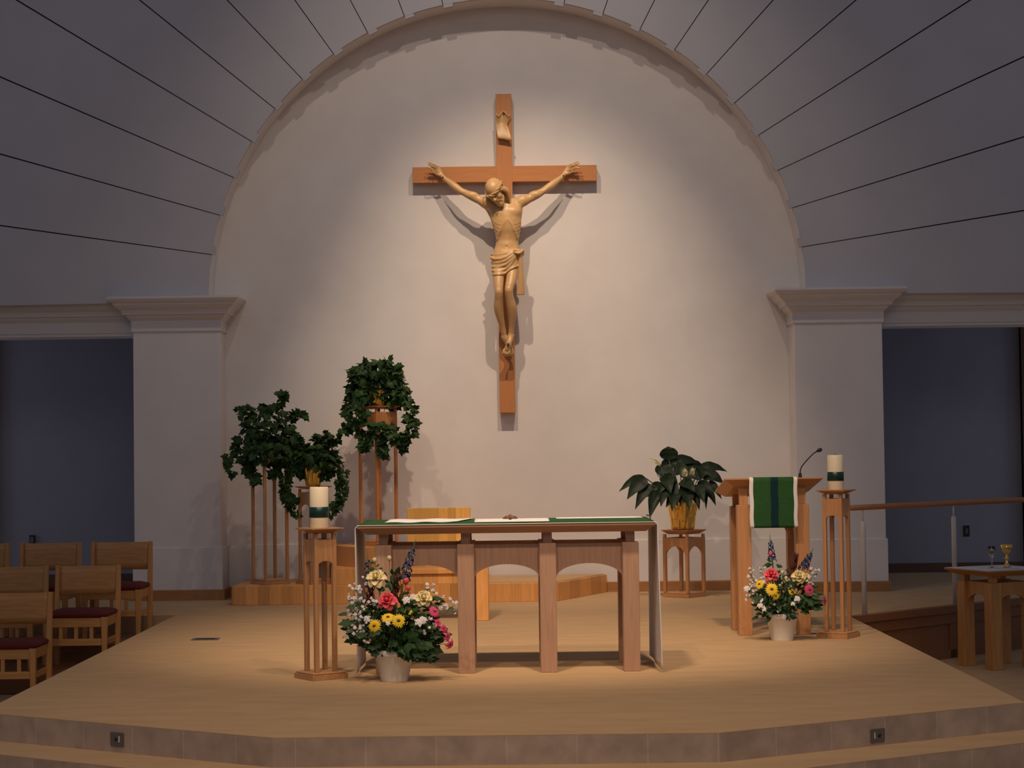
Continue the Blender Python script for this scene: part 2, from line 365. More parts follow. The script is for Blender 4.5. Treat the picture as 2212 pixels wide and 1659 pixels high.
bp = [(0.0, 0.0), (0.018, 0.0), (0.018, 0.093), (0.012, 0.1), (0.0, 0.1)]
structure('baseboard_back', MB().sweep([(-2.744, YW - 0.013), (2.722, YW - 0.013)], bp), BASEW)
structure('baseboard_left', MB().sweep([(-3.6, 19.1), (-3.6, YF - 0.013), (-2.744, YF - 0.013), (-2.744, YW)], bp), BASEW)
structure('baseboard_right', MB().sweep([(2.722, YW), (2.722, YF - 0.043), (3.592, YF - 0.043), (3.592, 19.1)], bp), BASEW)

# arch reveal (the thickness of the wall around the apse opening)
def arc_ring(mb, r0, r1, y0, y1, a0, a1, n, flare=0.0, mat=0):
    """a plank: sector r0..r1, a0..a1 (degrees), front face leaning forward with r, thickness y1-y0"""
    vs = []; fs = []
    rs = [r0, r1]
    for i in range(n + 1):
        a = math.radians(a0 + (a1 - a0) * i / n)
        for r in rs:
            yy = -flare * (r - R0)
            for y in (y0, y1): vs.append((r * math.cos(a), y + yy, 2.872 + r * math.sin(a)))
    for i in range(n):
        b = i * 4; c = b + 4
        fs += [(b, b + 2, c + 2, c), (b + 1, c + 1, c + 3, b + 3), (b, c, c + 1, b + 1), (b + 2, b + 3, c + 3, c + 2)]
    fs += [(0, 1, 3, 2), (n * 4, n * 4 + 2, n * 4 + 3, n * 4 + 1)]
    return mb.add(vs, fs, mat)
structure('trim_arch', arc_ring(MB(), R0, R0 + 0.25, YF + 0.012, YW + 0.02, 0.3, 179.7, 96), WALL)
joints = [8.5 + 7.75 * k for k in range(11)]
joints = [-0.6] + joints + [180 - a for a in reversed(joints)] + [180.6]
FL = 0.025
cl = MB()
for k in range(len(joints) - 1):
    a0, a1 = joints[k], joints[k + 1]; g = 0.075
    arc_ring(cl, R0, 8.2, YF - 0.028, YF, a0 + g, a1 - g, 5, FL)
    mid = (a0 + a1) / 2
    if k > 0 and mid < 90: arc_ring(cl, R0 - 0.03, R0 + 0.02, YF - 0.026, YF + 0.03, a0 + g, a0 + 1.85, 2, FL)
    if k < len(joints) - 2 and mid > 90: arc_ring(cl, R0 - 0.03, R0 + 0.02, YF - 0.026, YF + 0.03, a1 - 1.85, a1 - g, 2, FL)
structure('ceiling', cl, PLANK)
structure('ceiling_backing', arc_ring(MB(), R0 + 0.01, 8.2, YF + 0.004, YF + 0.01, -0.3, 180.3, 48, FL), GAP)

# low panelled wall and railing at the right of the platform
pa = Vector((2.78, 15.86)); pd = Vector((1.02, 0.90)).normalized()
def panel_pt(t, off=0): return (pa.x + pd.x * t + pd.y * off, pa.y + pd.y * t - pd.x * off)
wp = MB()
def pbox(t0, t1, o0, o1, z0, z1):
    q = [panel_pt(t0, o0), panel_pt(t1, o0), panel_pt(t1, o1), panel_pt(t0, o1)]
    wp.poly([(x, y, z0) for x, y in q], (0, 0, z1 - z0), 0, 0.002)
pbox(-0.05, 5.5, 0.0, 0.03, -0.435, -0.055)
pbox(-0.05, 5.5, -0.02, 0.065, -0.05, 0.012)
pbox(-0.05, 5.5, 0.0, 0.045, -0.14, -0.05)
for t in (0.0, 1.25, 2.5, 3.75, 5.0): pbox(t, t + 0.09, 0.0, 0.042, -0.435, -0.14)
pbox(-0.05, 5.5, 0.0, 0.042, -0.435, -0.36)
structure('wall_panelled', wp, PANEL)

rl = thing('railing', 'oak handrail on white metal posts beside the right candle stand', 'railing', (*panel_pt(0, 0.02), 0.012))
def rloc(t, z, off=0.0):
    p = panel_pt(t, 0.02 + off); b = panel_pt(0, 0.02); return Vector((p[0] - b[0], p[1] - b[1], z))
MB().tube([rloc(-0.03, 0.872), rloc(2.5, 0.872), rloc(4.8, 0.872)], 0.023, 14).build('handrail', wood('handrail_oak', (0.45, 0.19, 0.075), 'X', 0.15), rl)
for t in (0.12, 1.36, 2.6):
    MB().tube([rloc(t, 0), rloc(t, 0.70), rloc(t, 0.755), rloc(t, 0.76)], [0.021, 0.021, 0.019, 0.008], 14).tube([rloc(t, 0.755), rloc(t, 0.855)], 0.007, 8).build('post', WHITEM, rl)

# ------------------------------------------------------------------ wooden steps under the ivy stands
st = thing('wooden_platform', 'stepped block-wood platform against the back wall, carrying the ivy stands', 'platform', (-1.0, 18.4, 0))
def tier(pts, z0, z1, name, top=None):
    mb = MB().poly([(x + 1.0, y - 18.4, z0) for x, y in pts], (0, 0, z1 - z0), 0, 0.003)
    return mb.build(name, BLOCK, st)
tier([(-2.56, 17.86), (0.43, 17.86), (0.93, 18.9), (-2.56, 18.9)], 0, 0.172, 'lower_tier')
tier([(-1.64, 17.872), (-0.24, 17.872), (-0.24, 18.9), (-1.64, 18.9)], 0.172, 0.325, 'middle_tier')
tier([(-1.36, 17.9), (-0.62, 17.9), (-0.62, 18.9), (-1.95, 18.9), (-1.64, 18.35)], 0.325, 0.512, 'upper_tier')
MB().poly([(x + 1.0, y - 18.4, 0.172) for x, y in [(-0.23, 17.89), (0.42, 17.89), (0.9, 18.88), (-0.23, 18.88)]], (0, 0, 0.006)).build('carpet_inlay', CARPET, st)

# ------------------------------------------------------------------ generic stand with arched aprons
def arch_outline(w, ztop, zs, za, n=14, pw=None):
    """apron outline in (u, z): straight top, arched lower edge springing at zs, crown at za"""
    pw = pw or w
    pts = [(-w / 2, ztop), (-w / 2, zs), (-pw / 2, zs)] if pw < w else [(-w / 2, ztop), (-w / 2, zs)]
    for i in range(1, n):
        a = PI * i / n; pts.append((-pw / 2 * math.cos(a), zs + (za - zs) * math.sin(a)))
    pts += ([(pw / 2, zs), (w / 2, zs), (w / 2, ztop)] if pw < w else [(w / 2, zs), (w / 2, ztop)])
    return pts
def stand(name, label, cat, x, y, z, th, base, bh, legsq, lw, body, za, zs, plate, pz0, pz1, pin, spacer, group=None, wm=OAK, wx=OAKX, clipped=False, panel_t=0.02):
    """square stand turned by th degrees; its parts are base, legs, arched aprons, spacers and top plate"""
    t = thing(name, label, cat, (x, y, z), -math.radians(th), group)
    b = base / 2; c = 0.0
    MB().poly([(-b, -b, 0), (b, -b, 0), (b, b, 0), (-b, b, 0)], (0, 0, bh * 0.72), 0, 0.002).poly([(-b + .008, -b + .008, bh * .72), (b - .008, -b + .008, bh * .72), (b - .008, b - .008, bh * .72), (-b + .008, b - .008, bh * .72)], (0, 0, bh * .28), 0, 0.004).build('base', wx, t)
    l = legsq / 2
    for sx, sy in ((-1, -1), (1, -1), (1, 1), (-1, 1)):
        MB().box(sx * l - lw / 2, sx * l + lw / 2, sy * l - lw / 2, sy * l + lw / 2, bh, body, 0.002).build('leg', wm, t)
    if za is not None:
        span = legsq - lw
        out = arch_outline(span, body - 0.001, zs, za)
        for k in range(4):
            R = Matrix.Rotation(k * PI / 2, 3, 'Z')
            MB().poly([R @ Vector((u, -l + panel_t / 2, zz)) for u, zz in out], R @ Vector((0, -panel_t, 0))).build('arch_panel', wm, t)
    sp = spacer
    for sx, sy in ((-1, -1), (1, -1), (1, 1), (-1, 1)):
        MB().box(sx * l - sp / 2, sx * l + sp / 2, sy * l - sp / 2, sy * l + sp / 2, body, pz0, 0.001).build('spacer_block', wm, t)
    MB().plate(plate / 2, pz0, pz1, pin).build('top_plate', wx, t)
    return t
stand('candle_stand', 'slender oak candle stand at the left end of the altar', 'candle stand', -1.181, 12.067, 0, 56, 0.245, 0.045, 0.126, 0.027, 0.858, 0.725, 0.70, 0.222, 0.893, 0.927, 0.055, 0.024, 'oak candle stands')
stand('candle_stand', 'slender oak candle stand to the right of the lectern', 'candle stand', 2.377, 14.196, 0, 33, 0.24, 0.045, 0.126, 0.027, 1.008, 0.885, 0.86, 0.222, 1.04, 1.072, 0.055, 0.024, 'oak candle stands', LECT, LECTX)
def candle(x, y, z, h, label):
    t = thing('pillar_candle', label, 'candle', (x, y, z), 0, 'pillar candles')
    r = 0.058
    wax = MB().lathe([(r - 0.002, 0), (r, 0.004), (r, h - 0.006), (r - 0.004, h), (r - 0.012, h - 0.002), (0.012, h - 0.009)], seg=40).build('wax_body', WAX, t)
    MB().lathe([(r + 0.001, h * 0.255), (r + 0.0022, h * 0.258), (r + 0.0022, h * 0.51), (r + 0.001, h * 0.513)], seg=40, cap=False).build('green_band', BAND, t)['label'] = 'dark green band'
    MB().tube([(0, 0, h - 0.01), (0.001, 0, h + 0.004), (0.003, 0, h + 0.012)], 0.0018, 6).build('wick', BLACK, wax)
candle(-1.183, 12.067, 0.927, 0.252, 'cream pillar candle with green band on the stand left of the altar')
candle(2.377, 14.196, 1.072, 0.252, 'cream pillar candle with green band beside the lectern microphone')

# ------------------------------------------------------------------ altar
al = thing('altar', 'wooden altar table with arched front panels between square legs', 'altar', (-0.025, 12.52, 0))
AX, AY = -0.025, 12.52
legs_x = [(-0.852, -0.747), (-0.335, -0.23), (0.18, 0.284), (0.70, 0.803)]
for x0, x1 in legs_x:
    for y0 in (12.2, 12.72):
        MB().box(x0 - AX, x1 - AX, y0 - AY, y0 + 0.105 - AY, 0, 0.806, 0.003).build('leg', ALT, al)
        MB().box(x0 + 0.024 - AX, x1 - 0.024 - AX, y0 + 0.024 - AY, y0 + 0.081 - AY, 0.806, 0.875, 0.002).build('spacer_block', ALT, al)
for i in range(3):
    a, b = legs_x[i][1], legs_x[i + 1][0]; c = (a + b) / 2 - AX
    out = arch_outline(b - a, 0.800, 0.582, 0.676, 24)
    for y0 in (12.25, 12.76):
        MB().poly([(c + u, y0 - AY, z) for u, z in out], (0, 0.028, 0)).build('arch_panel', ALT, al)
for x0, x1 in (legs_x[0], legs_x[3]):
    c = (x0 + x1) / 2 - AX; out = arch_outline(12.72 - 12.305, 0.800, 0.582, 0.676, 24)
    MB().poly([(c - 0.014, u + 12.5125 - AY, z) for u, z in out], (0.028, 0, 0)).build('end_panel', ALT, al)
MB().plate(0.93, 0.875, 0.930, 0.058, hy=0.40, lip=0.012).build('tabletop', ALTX, al)

def cloth_grid(fn, nu, nv, thick, name, mats, parent=None, matfn=None):
    """a cloth sheet with real thickness from fn(u, v) -> point"""
    P = [[Vector(fn(i / nu, j / nv)) for j in range(nv + 1)] for i in range(nu + 1)]
    bm = bmesh.new(); V = [[bm.verts.new(p) for p in row] for row in P]
    for i in range(nu):
        for j in range(nv):
            f = bm.faces.new((V[i][j], V[i + 1][j], V[i + 1][j + 1], V[i][j + 1])); f.smooth = True
            if matfn: f.material_index = matfn((i + .5) / nu, (j + .5) / nv)
    me = bpy.data.meshes.new(name); bm.to_mesh(me); bm.free()
    o = link_mesh(name, me, mats, parent)
    s = o.modifiers.new('thickness', 'SOLIDIFY'); s.thickness = thick; s.offset = 0.0
    return o
# white cloth: over the top and down both ends
def drape(u, v):
    x0, x1 = -0.962, 0.912; zt = 0.934
    L = 0.912; tot = 2 * L + (x1 - x0); s = u * tot
    y = 12.115 + v * 0.815
    wob = 0.006 * math.sin(v * 9 + 1) 
    if s < L:
        k = (L - s) / L; return (x0 - 0.004 + wob * k + 0.004 * math.sin(v * PI) * k, y + 0.012 * k * (v - 0.5), zt - (L - s))
    if s > L + (x1 - x0):
        q = s - L - (x1 - x0); k = q / L; return (x1 + 0.004 + wob * k + 0.012 * k * (1 - v), y, zt - q)
    return (x0 + s - L, y, zt)
o = cloth_grid(drape, 120, 12, 0.004, 'altar_cloth', LINEN)
tag(o, 'white altar cloth hanging to the floor at both ends of the altar', 'cloth')
o = cloth_grid(lambda u, v: (-0.945 + u * 1.84, 12.128 + v * 0.75, 0.939), 40, 10, 0.003, 'altar_runner', GREEN); tag(o, 'green cloth spread over the white altar cloth', 'cloth')
o = cloth_grid(lambda u, v: (-0.79 + u * 0.555 - 0.10 * (1 - v) * u, 12.29 + 0.55 * v + 0.03 * u, 0.9450 + 0.002 * math.sin(u * 14)), 24, 6, 0.003, 'linen_strip', LINEN); tag(o, 'white linen strip on the left half of the altar', 'cloth')
o = cloth_grid(lambda u, v: (-0.225 + u * 0.47, 12.20 + 0.5 * v, 0.9445 + 0.006 * math.sin(v * PI)), 20, 8, 0.004, 'corporal_cloth', LINEN); tag(o, 'white corporal cloth at the middle of the altar', 'cloth')
o = cloth_grid(lambda u, v: (0.30 + u * 0.56, 12.66 + 0.2 * v, 0.9430), 10, 6, 0.003, 'linen_strip', LINEN); tag(o, 'white linen strip along the back of the altar, right half', 'cloth')
tc = thing('small_crucifix', 'small brown wooden crucifix lying on the white altar linen', 'crucifix', (0.0, 12.42, 0.9535))
MB().box(-0.008, 0.008, -0.09, 0.09, 0, 0.010, 0.002).box(-0.048, 0.048, 0.02, 0.036, 0, 0.010, 0.002).build('cross', DARKW, tc)
MB().tube([(-0.036, 0.034, 0.012), (-0.012, 0.022, 0.018), (0, 0.016, 0.02), (0.012, 0.022, 0.018), (0.036, 0.034, 0.012)], [0.003, 0.004, 0.007, 0.004, 0.003], 8).tube([(0, 0.02, 0.02), (0, -0.02, 0.02), (0.002, -0.07, 0.015)], [0.008, 0.007, 0.003], 8).ball((0, 0.034, 0.024), 0.008).build('figure', PANEL, tc)

cd = MB().tube([(0.90, 12.86, 0.952), (0.922, 12.85, 0.945), (0.9275, 12.84, 0.90), (0.929, 12.83, 0.6), (0.927, 12.82, 0.27)], 0.0045, 8).build('cord', BLACK)
tag(cd, 'thin black cord hanging down outside the white cloth at the right end of the altar', 'cord')

# ------------------------------------------------------------------ presider's chair behind the altar
pc = thing('presider_chair', 'honey-coloured wooden armchair with a plain square back behind the altar', 'chair', (-0.595, 16.15, 0))
def prel(x0, x1, y0, y1, z0, z1, b=0.004): return MB().box(x0 + 0.595, x1 + 0.595, y0 - 16.15, y1 - 16.15, z0, z1, b)
prel(-0.862, -0.33, 16.30, 16.345, 0.44, 0.915).build('backrest', HONEY, pc)
prel(-0.905, -0.285, 15.95, 16.34, 0.385, 0.428).build('seat', BLOCK, pc)
prel(-0.905, -0.285, 15.975, 15.995, 0.30, 0.385).build('apron', BLOCK, pc)
for s in (-1, 1):
    xc = -0.595 + s * 0.36
    for y0 in (15.93, 16.30): prel(xc - 0.049, xc + 0.049, y0, y0 + 0.05, 0, 0.60).build('leg', BLOCK, pc)
    prel(xc - 0.055, xc + 0.055, 15.92, 16.37, 0.60, 0.632).build('armrest', BLOCK, pc)

# ------------------------------------------------------------------ lectern, parament, microphone
lt = thing('lectern', 'oak lectern with a sloping top and green hanging', 'lectern', (1.945, 14.65, 0))
LX, LY = 1.945, 14.65
for sx in (-1, 1):
    for y0 in (14.4, 14.83):
        xc = sx * 0.215
        top = 0.962 if y0 < 14.6 else 0.94
        MB().box(xc - 0.05, xc + 0.05, y0 - LY, y0 + 0.10 - LY, 0, top, 0.003).build('leg', LECT, lt)
        dz = 1.105 if y0 < 14.6 else 1.035
        MB().box(xc - 0.03, xc + 0.03, y0 + 0.02 - LY, y0 + 0.08 - LY, top, dz, 0.002).build('spacer_block', LECT, lt)
    out = arch_outline(0.33, 0.93, 0.72, 0.84, 16)
    MB().poly([(sx * 0.215 - 0.013, u + 14.665 - LY, z) for u, z in out], (0.026, 0, 0)).build('arch_panel', LECT, lt)
out = arch_outline(0.33, 0.93, 0.72, 0.84, 16)
MB().poly([(u, 14.87 - LY, z) for u, z in out], (0, 0.026, 0)).build('arch_panel', LECT, lt)
dk = MB(); zf, zr = 1.161, 1.055
yf, yr = 14.33 - LY, 15.02 - LY
tp = [(-0.362, yf, zf), (0.362, yf, zf), (0.362, yr, zr), (-0.362, yr, zr)]
md = [(x, y, z - 0.010) for x, y, z in tp]
bt = [(-0.29, yf + 0.072, zf - 0.06), (0.29, yf + 0.072, zf - 0.06), (0.29, yr - 0.06, zr - 0.045), (-0.29, yr - 0.06, zr - 0.045)]
vs = bt + md + tp; fs = [(3, 2, 1, 0), (8, 9, 10, 11)]
for k in (0, 4):
    for i in range(4): fs.append((k + i, k + (i + 1) % 4, k + 4 + (i + 1) % 4, k + 4 + i))
dk.add(vs, fs); dk.build('desk_top', LECTX, lt)

def para(u, v):
    x = 1.761 + u * 0.356; s = v * 0.62; L0 = 0.24
    x = 1.94 + (x - 1.94) * (1 - 0.012 * v)
    if s < L0:
        k = (L0 - s); return (x, 14.33 + k, zf + 0.006 - k * (zf - zr) / 0.69)
    q = s - L0
    return (x + 0.002 * math.sin(v * 20), 14.322 - 0.006 * math.sin(q * 6) - 0.003 * math.sin(u * 9) * q / 0.37, zf + 0.002 - q * 0.97)
def pm(u, v):
    if u < 0.082 or u > 0.918: return 1
    return 2 if 0.43 < u < 0.61 else 0
o = cloth_grid(para, 50, 30, 0.004, 'parament', [GREEN, LINEN, TEAL], None, pm)
tag(o, 'green hanging with dark stripe and white edges over the lectern front', 'cloth')
mc = thing('microphone', 'black gooseneck microphone rising from the right of the lectern top', 'microphone', (2.172, 14.55, 1.132))
MB().lathe([(0.013, 0), (0.013, 0.05), (0.009, 0.06)], seg=14).build('base', BLACK, mc)
neck = [(0, 0, 0.055), (0.002, 0, 0.08), (0.012, 0, 0.105), (0.035, 0, 0.135), (0.075, 0, 0.178), (0.105, 0, 0.206), (0.135, 0, 0.222)]
MB().tube(neck, 0.0045, 8).build('gooseneck', BLACK, mc)
MB().tube([(0.128, 0, 0.219), (0.136, 0, 0.223), (0.15, 0, 0.229), (0.162, 0, 0.234), (0.167, 0, 0.236)], [0.006, 0.012, 0.015, 0.012, 0.003], 12).build('capsule', BLACK, mc)

# ------------------------------------------------------------------ credence table at the right
THT = math.degrees(math.atan2(0.34, 0.145))
ct = stand('credence_table', 'small wooden table with arched sides and white cloth at the right edge', 'table', 3.995, 16.02, -0.435, THT, 0.02, 0.001, 0.365, 0.10, 0.70, 0.60, 0.52, 0.61, 0.755, 0.80, 0.06, 0.055, None, OAKCZ, OAKC, panel_t=0.03)
for ch in list(ct.children):
    if ch.name.startswith('base'): bpy.data.objects.remove(ch)
for ch in ct.children:
    if ch.name.startswith('leg'): ch.location.z = 0.0
rotT = Matrix.Rotation(-math.radians(THT), 3, 'Z')
def tcl(u, v):
    p = rotT @ Vector((-0.30 + 0.60 * u, -0.30 + 0.60 * v, 0)); return (3.995 + p.x, 16.02 + p.y, 0.3685 + 0.0005 * math.sin(u * 20))
o = cloth_grid(tcl, 10, 10, 0.004, 'table_cloth', LINEN); tag(o, 'white cloth covering the small table at the right edge', 'cloth')
tz = 0.372
o = cloth_grid(lambda u, v: (3.97 + 0.17 * u, 15.84 + 0.17 * v, tz + 0.003 + 0.01 * (u * v)), 6, 6, 0.005, 'folded_napkin', LINEN); tag(o, 'folded white napkin under the gold chalice', 'napkin')
ch = thing('chalice', 'gold chalice standing on the white table cloth', 'chalice', (4.055, 15.93, 0.386))
MB().lathe([(0.036, 0), (0.036, 0.006), (0.022, 0.012), (0.012, 0.03), (0.009, 0.05)], seg=28).build('foot', GOLDM, ch)
MB().lathe([(0.009, 0.05), (0.014, 0.058), (0.018, 0.068), (0.014, 0.078), (0.008, 0.086), (0.008, 0.1)], seg=28).build('knop', GOLDM, ch)
MB().lathe([(0.008, 0.1), (0.024, 0.112), (0.040, 0.13), (0.047, 0.15), (0.049, 0.178), (0.046, 0.178), (0.044, 0.15), (0.036, 0.133), (0.01, 0.118)], seg=28).build('bowl', GOLDM, ch)
GLASS, nt, b = nodes('clear_glass'); b.inputs['Transmission Weight'].default_value = 1.0; b.inputs['Roughness'].default_value = 0.02; b.inputs['IOR'].default_value = 1.45
WINE = plain('dark_wine', (0.06, 0.025, 0.02), 0.1)
gl = thing('wine_glass', 'clear stemmed wine glass left of the gold chalice', 'glass', (3.955, 16.02, tz))
MB().lathe([(0.030, 0), (0.030, 0.003), (0.006, 0.008), (0.004, 0.03), (0.004, 0.075), (0.012, 0.088), (0.027, 0.105), (0.033, 0.13), (0.031, 0.175), (0.0295, 0.175), (0.031, 0.13), (0.025, 0.107), (0.006, 0.092)], seg=24).build('glass_body', GLASS, gl)

# ------------------------------------------------------------------ choir chairs at the left
def make_chair():
    t = thing('choir_chair', 'oak chair', 'chair', group='oak choir chairs')
    w = 0.245
    for s in (-1, 1):
        MB().bar((s * w, 0.20, 0), (s * w, 0.215, 0.43), 0.040, 0.045, 0.004, d2=0.05).bar((s * w, 0.215, 0.425), (s * w, 0.255, 0.795), 0.040, 0.05, 0.004, w2=0.034, d2=0.034).build('rear_leg', OAKCZ, t)
        MB().bar((s * (w - 0.022), -0.20, 0), (s * (w - 0.022), -0.20, 0.415), 0.032, 0.034, 0.003, w2=0.05, d2=0.045).build('front_leg', OAKCZ, t)
    def back(u, v):
        x = (u - 0.5) * 2 * (w - 0.015); z = 0.556 + v * 0.236 - 0.004 * (1 - (2 * u - 1) ** 2) * v
        return (x, 0.235 + 0.02 * v + 0.022 * (1 - (2 * u - 1) ** 2), z)
    cloth_grid(back, 14, 4, 0.016, 'backrest', OAKC, t)
    sf = MB().box(-w + 0.02, w - 0.02, -0.208, -0.186, 0.335, 0.412, 0.003).box(-w + 0.02, w - 0.02, 0.19, 0.21, 0.335, 0.412, 0.003)
    for s in (-1, 1): sf.box(s * (w - 0.02) - 0.011, s * (w - 0.02) + 0.011, -0.19, 0.2, 0.335, 0.412, 0.003)
    sf.build('seat_frame', OAKC, t)
    bm = bmesh.new(); bmesh.ops.create_cube(bm, size=1); bmesh.ops.subdivide_edges(bm, edges=bm.edges[:], cuts=7, use_grid_fill=True)
    for v in bm.verts:
        x, y, z = v.co * 2; e = max(abs(x), abs(y)); q = 1 - 0.35 * max(0, e - 0.7) / 0.3 * (1 if z > 0 else 0.2)
        v.co = Vector((x * (w + 0.002) * (1 - 0.04 * abs(z) ** 3), (y * 0.215 - 0.01) * (1 - 0.04 * abs(z) ** 3), 0.412 + (z + 1) / 2 * 0.055 * q))
    me = bpy.data.meshes.new('cushion'); bm.to_mesh(me); bm.free()
    for p in me.polygons: p.use_smooth = True
    link_mesh('cushion', me, RED, t)['label'] = 'dark red cushion'
    MB().box(-w + 0.03, w - 0.03, -0.206, -0.188, 0.19, 0.245, 0.003).build('stretcher', OAKC, t)
    for s in (-1, 1): MB().box(s * (w - 0.022) - 0.009, s * (w - 0.022) + 0.009, -0.19, 0.2, 0.19, 0.235, 0.003).build('stretcher', OAKC, t)
    for k in range(3):
        x = (k - 1) * 0.12; MB().box(x - 0.015, x + 0.015, -0.203, -0.191, 0.24, 0.338, 0.002).build('slat', OAKCZ, t)
    return t
ch0 = make_chair()
spots = [(263, 1200, 16.68, -RISE, 'oak chair nearest the left pier, right end of the back row'),
         (109, 1200, 16.68, -RISE, 'oak chair in the back row below the black wall box'),
         (-46, 1200, 16.68, -RISE, 'oak chair cut off by the left frame edge, back row'),
         (190, 1250, 15.75, -2 * RISE, 'oak chair at the right end of the middle row, red seat in full view'),
         (34, 1250, 15.75, -2 * RISE, 'oak chair at the left of the middle row, seat hidden behind another chair'),
         (38, 1310, 14.8, -0.435, 'oak chair alone in the front row, at lower left')]
for i, (px, py, yy, z, lab) in enumerate(spots):
    c = ch0 if i == 0 else copy_tree(ch0)
    c.location = (W(px, py, yy).x, yy - 0.24, z); c['label'] = lab

# ------------------------------------------------------------------ small fixtures
pt = thing('floor_outlet', 'dark metal outlet plate set in the carpet left of the altar', 'outlet', (-2.3, 14.66, 0.0005))
MB().box(-0.10, 0.10, -0.075, 0.075, 0, 0.004, 0.001).build('plate', STEEL, pt); MB().box(-0.07, 0.07, -0.045, 0.045, 0.004, 0.006, 0.001).build('lid', BLACK, pt)
pt = thing('floor_outlet', 'dark outlet plate in the carpet between lectern and right candle stand', 'outlet', (2.225, 14.45, 0.0005))
MB().box(-0.05, 0.05, -0.05, 0.05, 0, 0.004, 0.001).build('plate', STEEL, pt); MB().box(-0.035, 0.035, -0.03, 0.03, 0.004, 0.006, 0.001).build('lid', BLACK, pt)
def jack(px, py, seg, label, mirror):
    a, b = Vector(FRONT[seg]), Vector(FRONT[seg + 1]); d = (b - a).normalized()
    v = W(px, py, 10.0) - SV_EYE; k = Vector((v.x, v.y))
    # where the line of sight in plan meets the riser
    den = k.x * d.y - k.y * d.x; s = (a.x * d.y - a.y * d.x) / den
    hit = k * s; z = SV_EYE.z + v.z * s
    t = thing('step_outlet', label, 'outlet', (hit.x + d.y * 0.006, hit.y - d.x * 0.006, z), math.atan2(d.y, d.x))
    pl_ = MB().box(-0.046, 0.046, -0.004, 0.002, -0.034, 0.034, 0.001).build('plate', STEEL, t)
    jk = MB().lathe([(0.009, 0), (0.009, 0.004), (0.004, 0.005)], seg=14).build('jack', BLACK, pl_)
    jk.rotation_euler = (PI / 2, 0, 0); jk.location = (-0.004 if not mirror else 0.008, -0.004, 0)
    MB().box(-0.0025, 0.0025, -0.008, -0.003, -0.016, 0.016, 0.0005).build('switch_bar', WHITEM, pl_).location = (0.018 if not mirror else -0.022, 0, 0)
jack(255, 1596, 0, 'square metal outlet plate in the left slanting step riser', False)
jack(1894, 1588, 2, 'square metal outlet plate in the right slanting step riser', True)
sw = W(2088, 1147, 21.19); t = thing('light_switch', 'black switch on the dark wall inside the right doorway', 'switch', (sw.x, 21.2, sw.z))
pl_ = MB().box(-0.034, 0.034, -0.008, 0, -0.06, 0.06, 0.002).build('plate', BLACK, t); MB().box(-0.014, 0.014, -0.013, -0.007, -0.028, 0.028, 0.002).build('rocker', STEEL, pl_)
sw = W(70, 1166, 21.19); t = thing('wall_box', 'black box on the dark wall behind the back-row chairs', 'wall box', (sw.x, 21.2, sw.z))
MB().box(-0.03, 0.03, -0.03, 0, -0.05, 0.05, 0.003).build('housing', BLACK, t); MB().box(-0.02, 0.02, -0.034, -0.029, -0.03, 0.03, 0.002).build('cover', STEEL, t)
# ------------------------------------------------------------------ plant stands
stand('plant_stand', 'oak plant stand with four thin poles, nearest the left pier', 'plant stand', -2.245, 18.2, 0.172, 54, 0.275, 0.045, 0.23, 0.026, 1.10, None, None, 0.30, 1.135, 1.165, 0.05, 0.02, 'slender oak plant stands')
stand('plant_stand', 'shortest oak plant stand, behind the left candle stand', 'plant stand', -1.83, 18.13, 0.172, 50, 0.245, 0.045, 0.18, 0.026, 0.85, 0.74, 0.70, 0.25, 0.88, 0.905, 0.05, 0.02, 'slender oak plant stands')
stand('plant_stand', 'tallest oak plant stand, its poles rising behind the left end of the altar', 'plant stand', -1.235, 18.3, 0.512, 45, 0.275, 0.045, 0.235, 0.026, 1.25, 1.13, 1.08, 0.30, 1.28, 1.305, 0.05, 0.02, 'slender oak plant stands', CHERRY, CHERRYX)
stand('plant_stand', 'low oak plant stand with tall arches, right of the altar', 'plant stand', 1.62, 18.2, 0, 41, 0.295, 0.045, 0.255, 0.03, 0.553, 0.475, 0.38, 0.30, 0.585, 0.625, 0.045, 0.024, None, LECT, LECTX)

def foil_pot(t, r0, r1, h, seed):
    rnd = random.Random(seed); ph = [rnd.uniform(0, 6.28) for _ in range(4)]
    nz = {}
    def crumple(r, z, a):
        k = 1 + 0.035 * math.sin(7 * a + ph[0] + 3 * z / h) + 0.03 * math.sin(13 * a + ph[1] - 5 * z / h) + 0.02 * math.sin(23 * a + ph[2])
        key = (round(a, 3), round(z, 4))
        if key not in nz: nz[key] = rnd.uniform(-.017, .017)
        return r * (k + nz[key])
    prof = [(r0 * 0.9, 0), (r0, 0.01)] + [(r0 + (r1 - r0) * q / 10, h * q / 10) for q in range(1, 10)] + [(r1, h), (r1 * 1.14, h * 1.09)]
    return MB().lathe(prof, seg=72, fn=crumple, cap=False, smooth=False).lathe([(r0 * 0.86, 0.001), (r0 * 0.84, 0.004)], seg=24).build('foil_pot', GOLD, t)

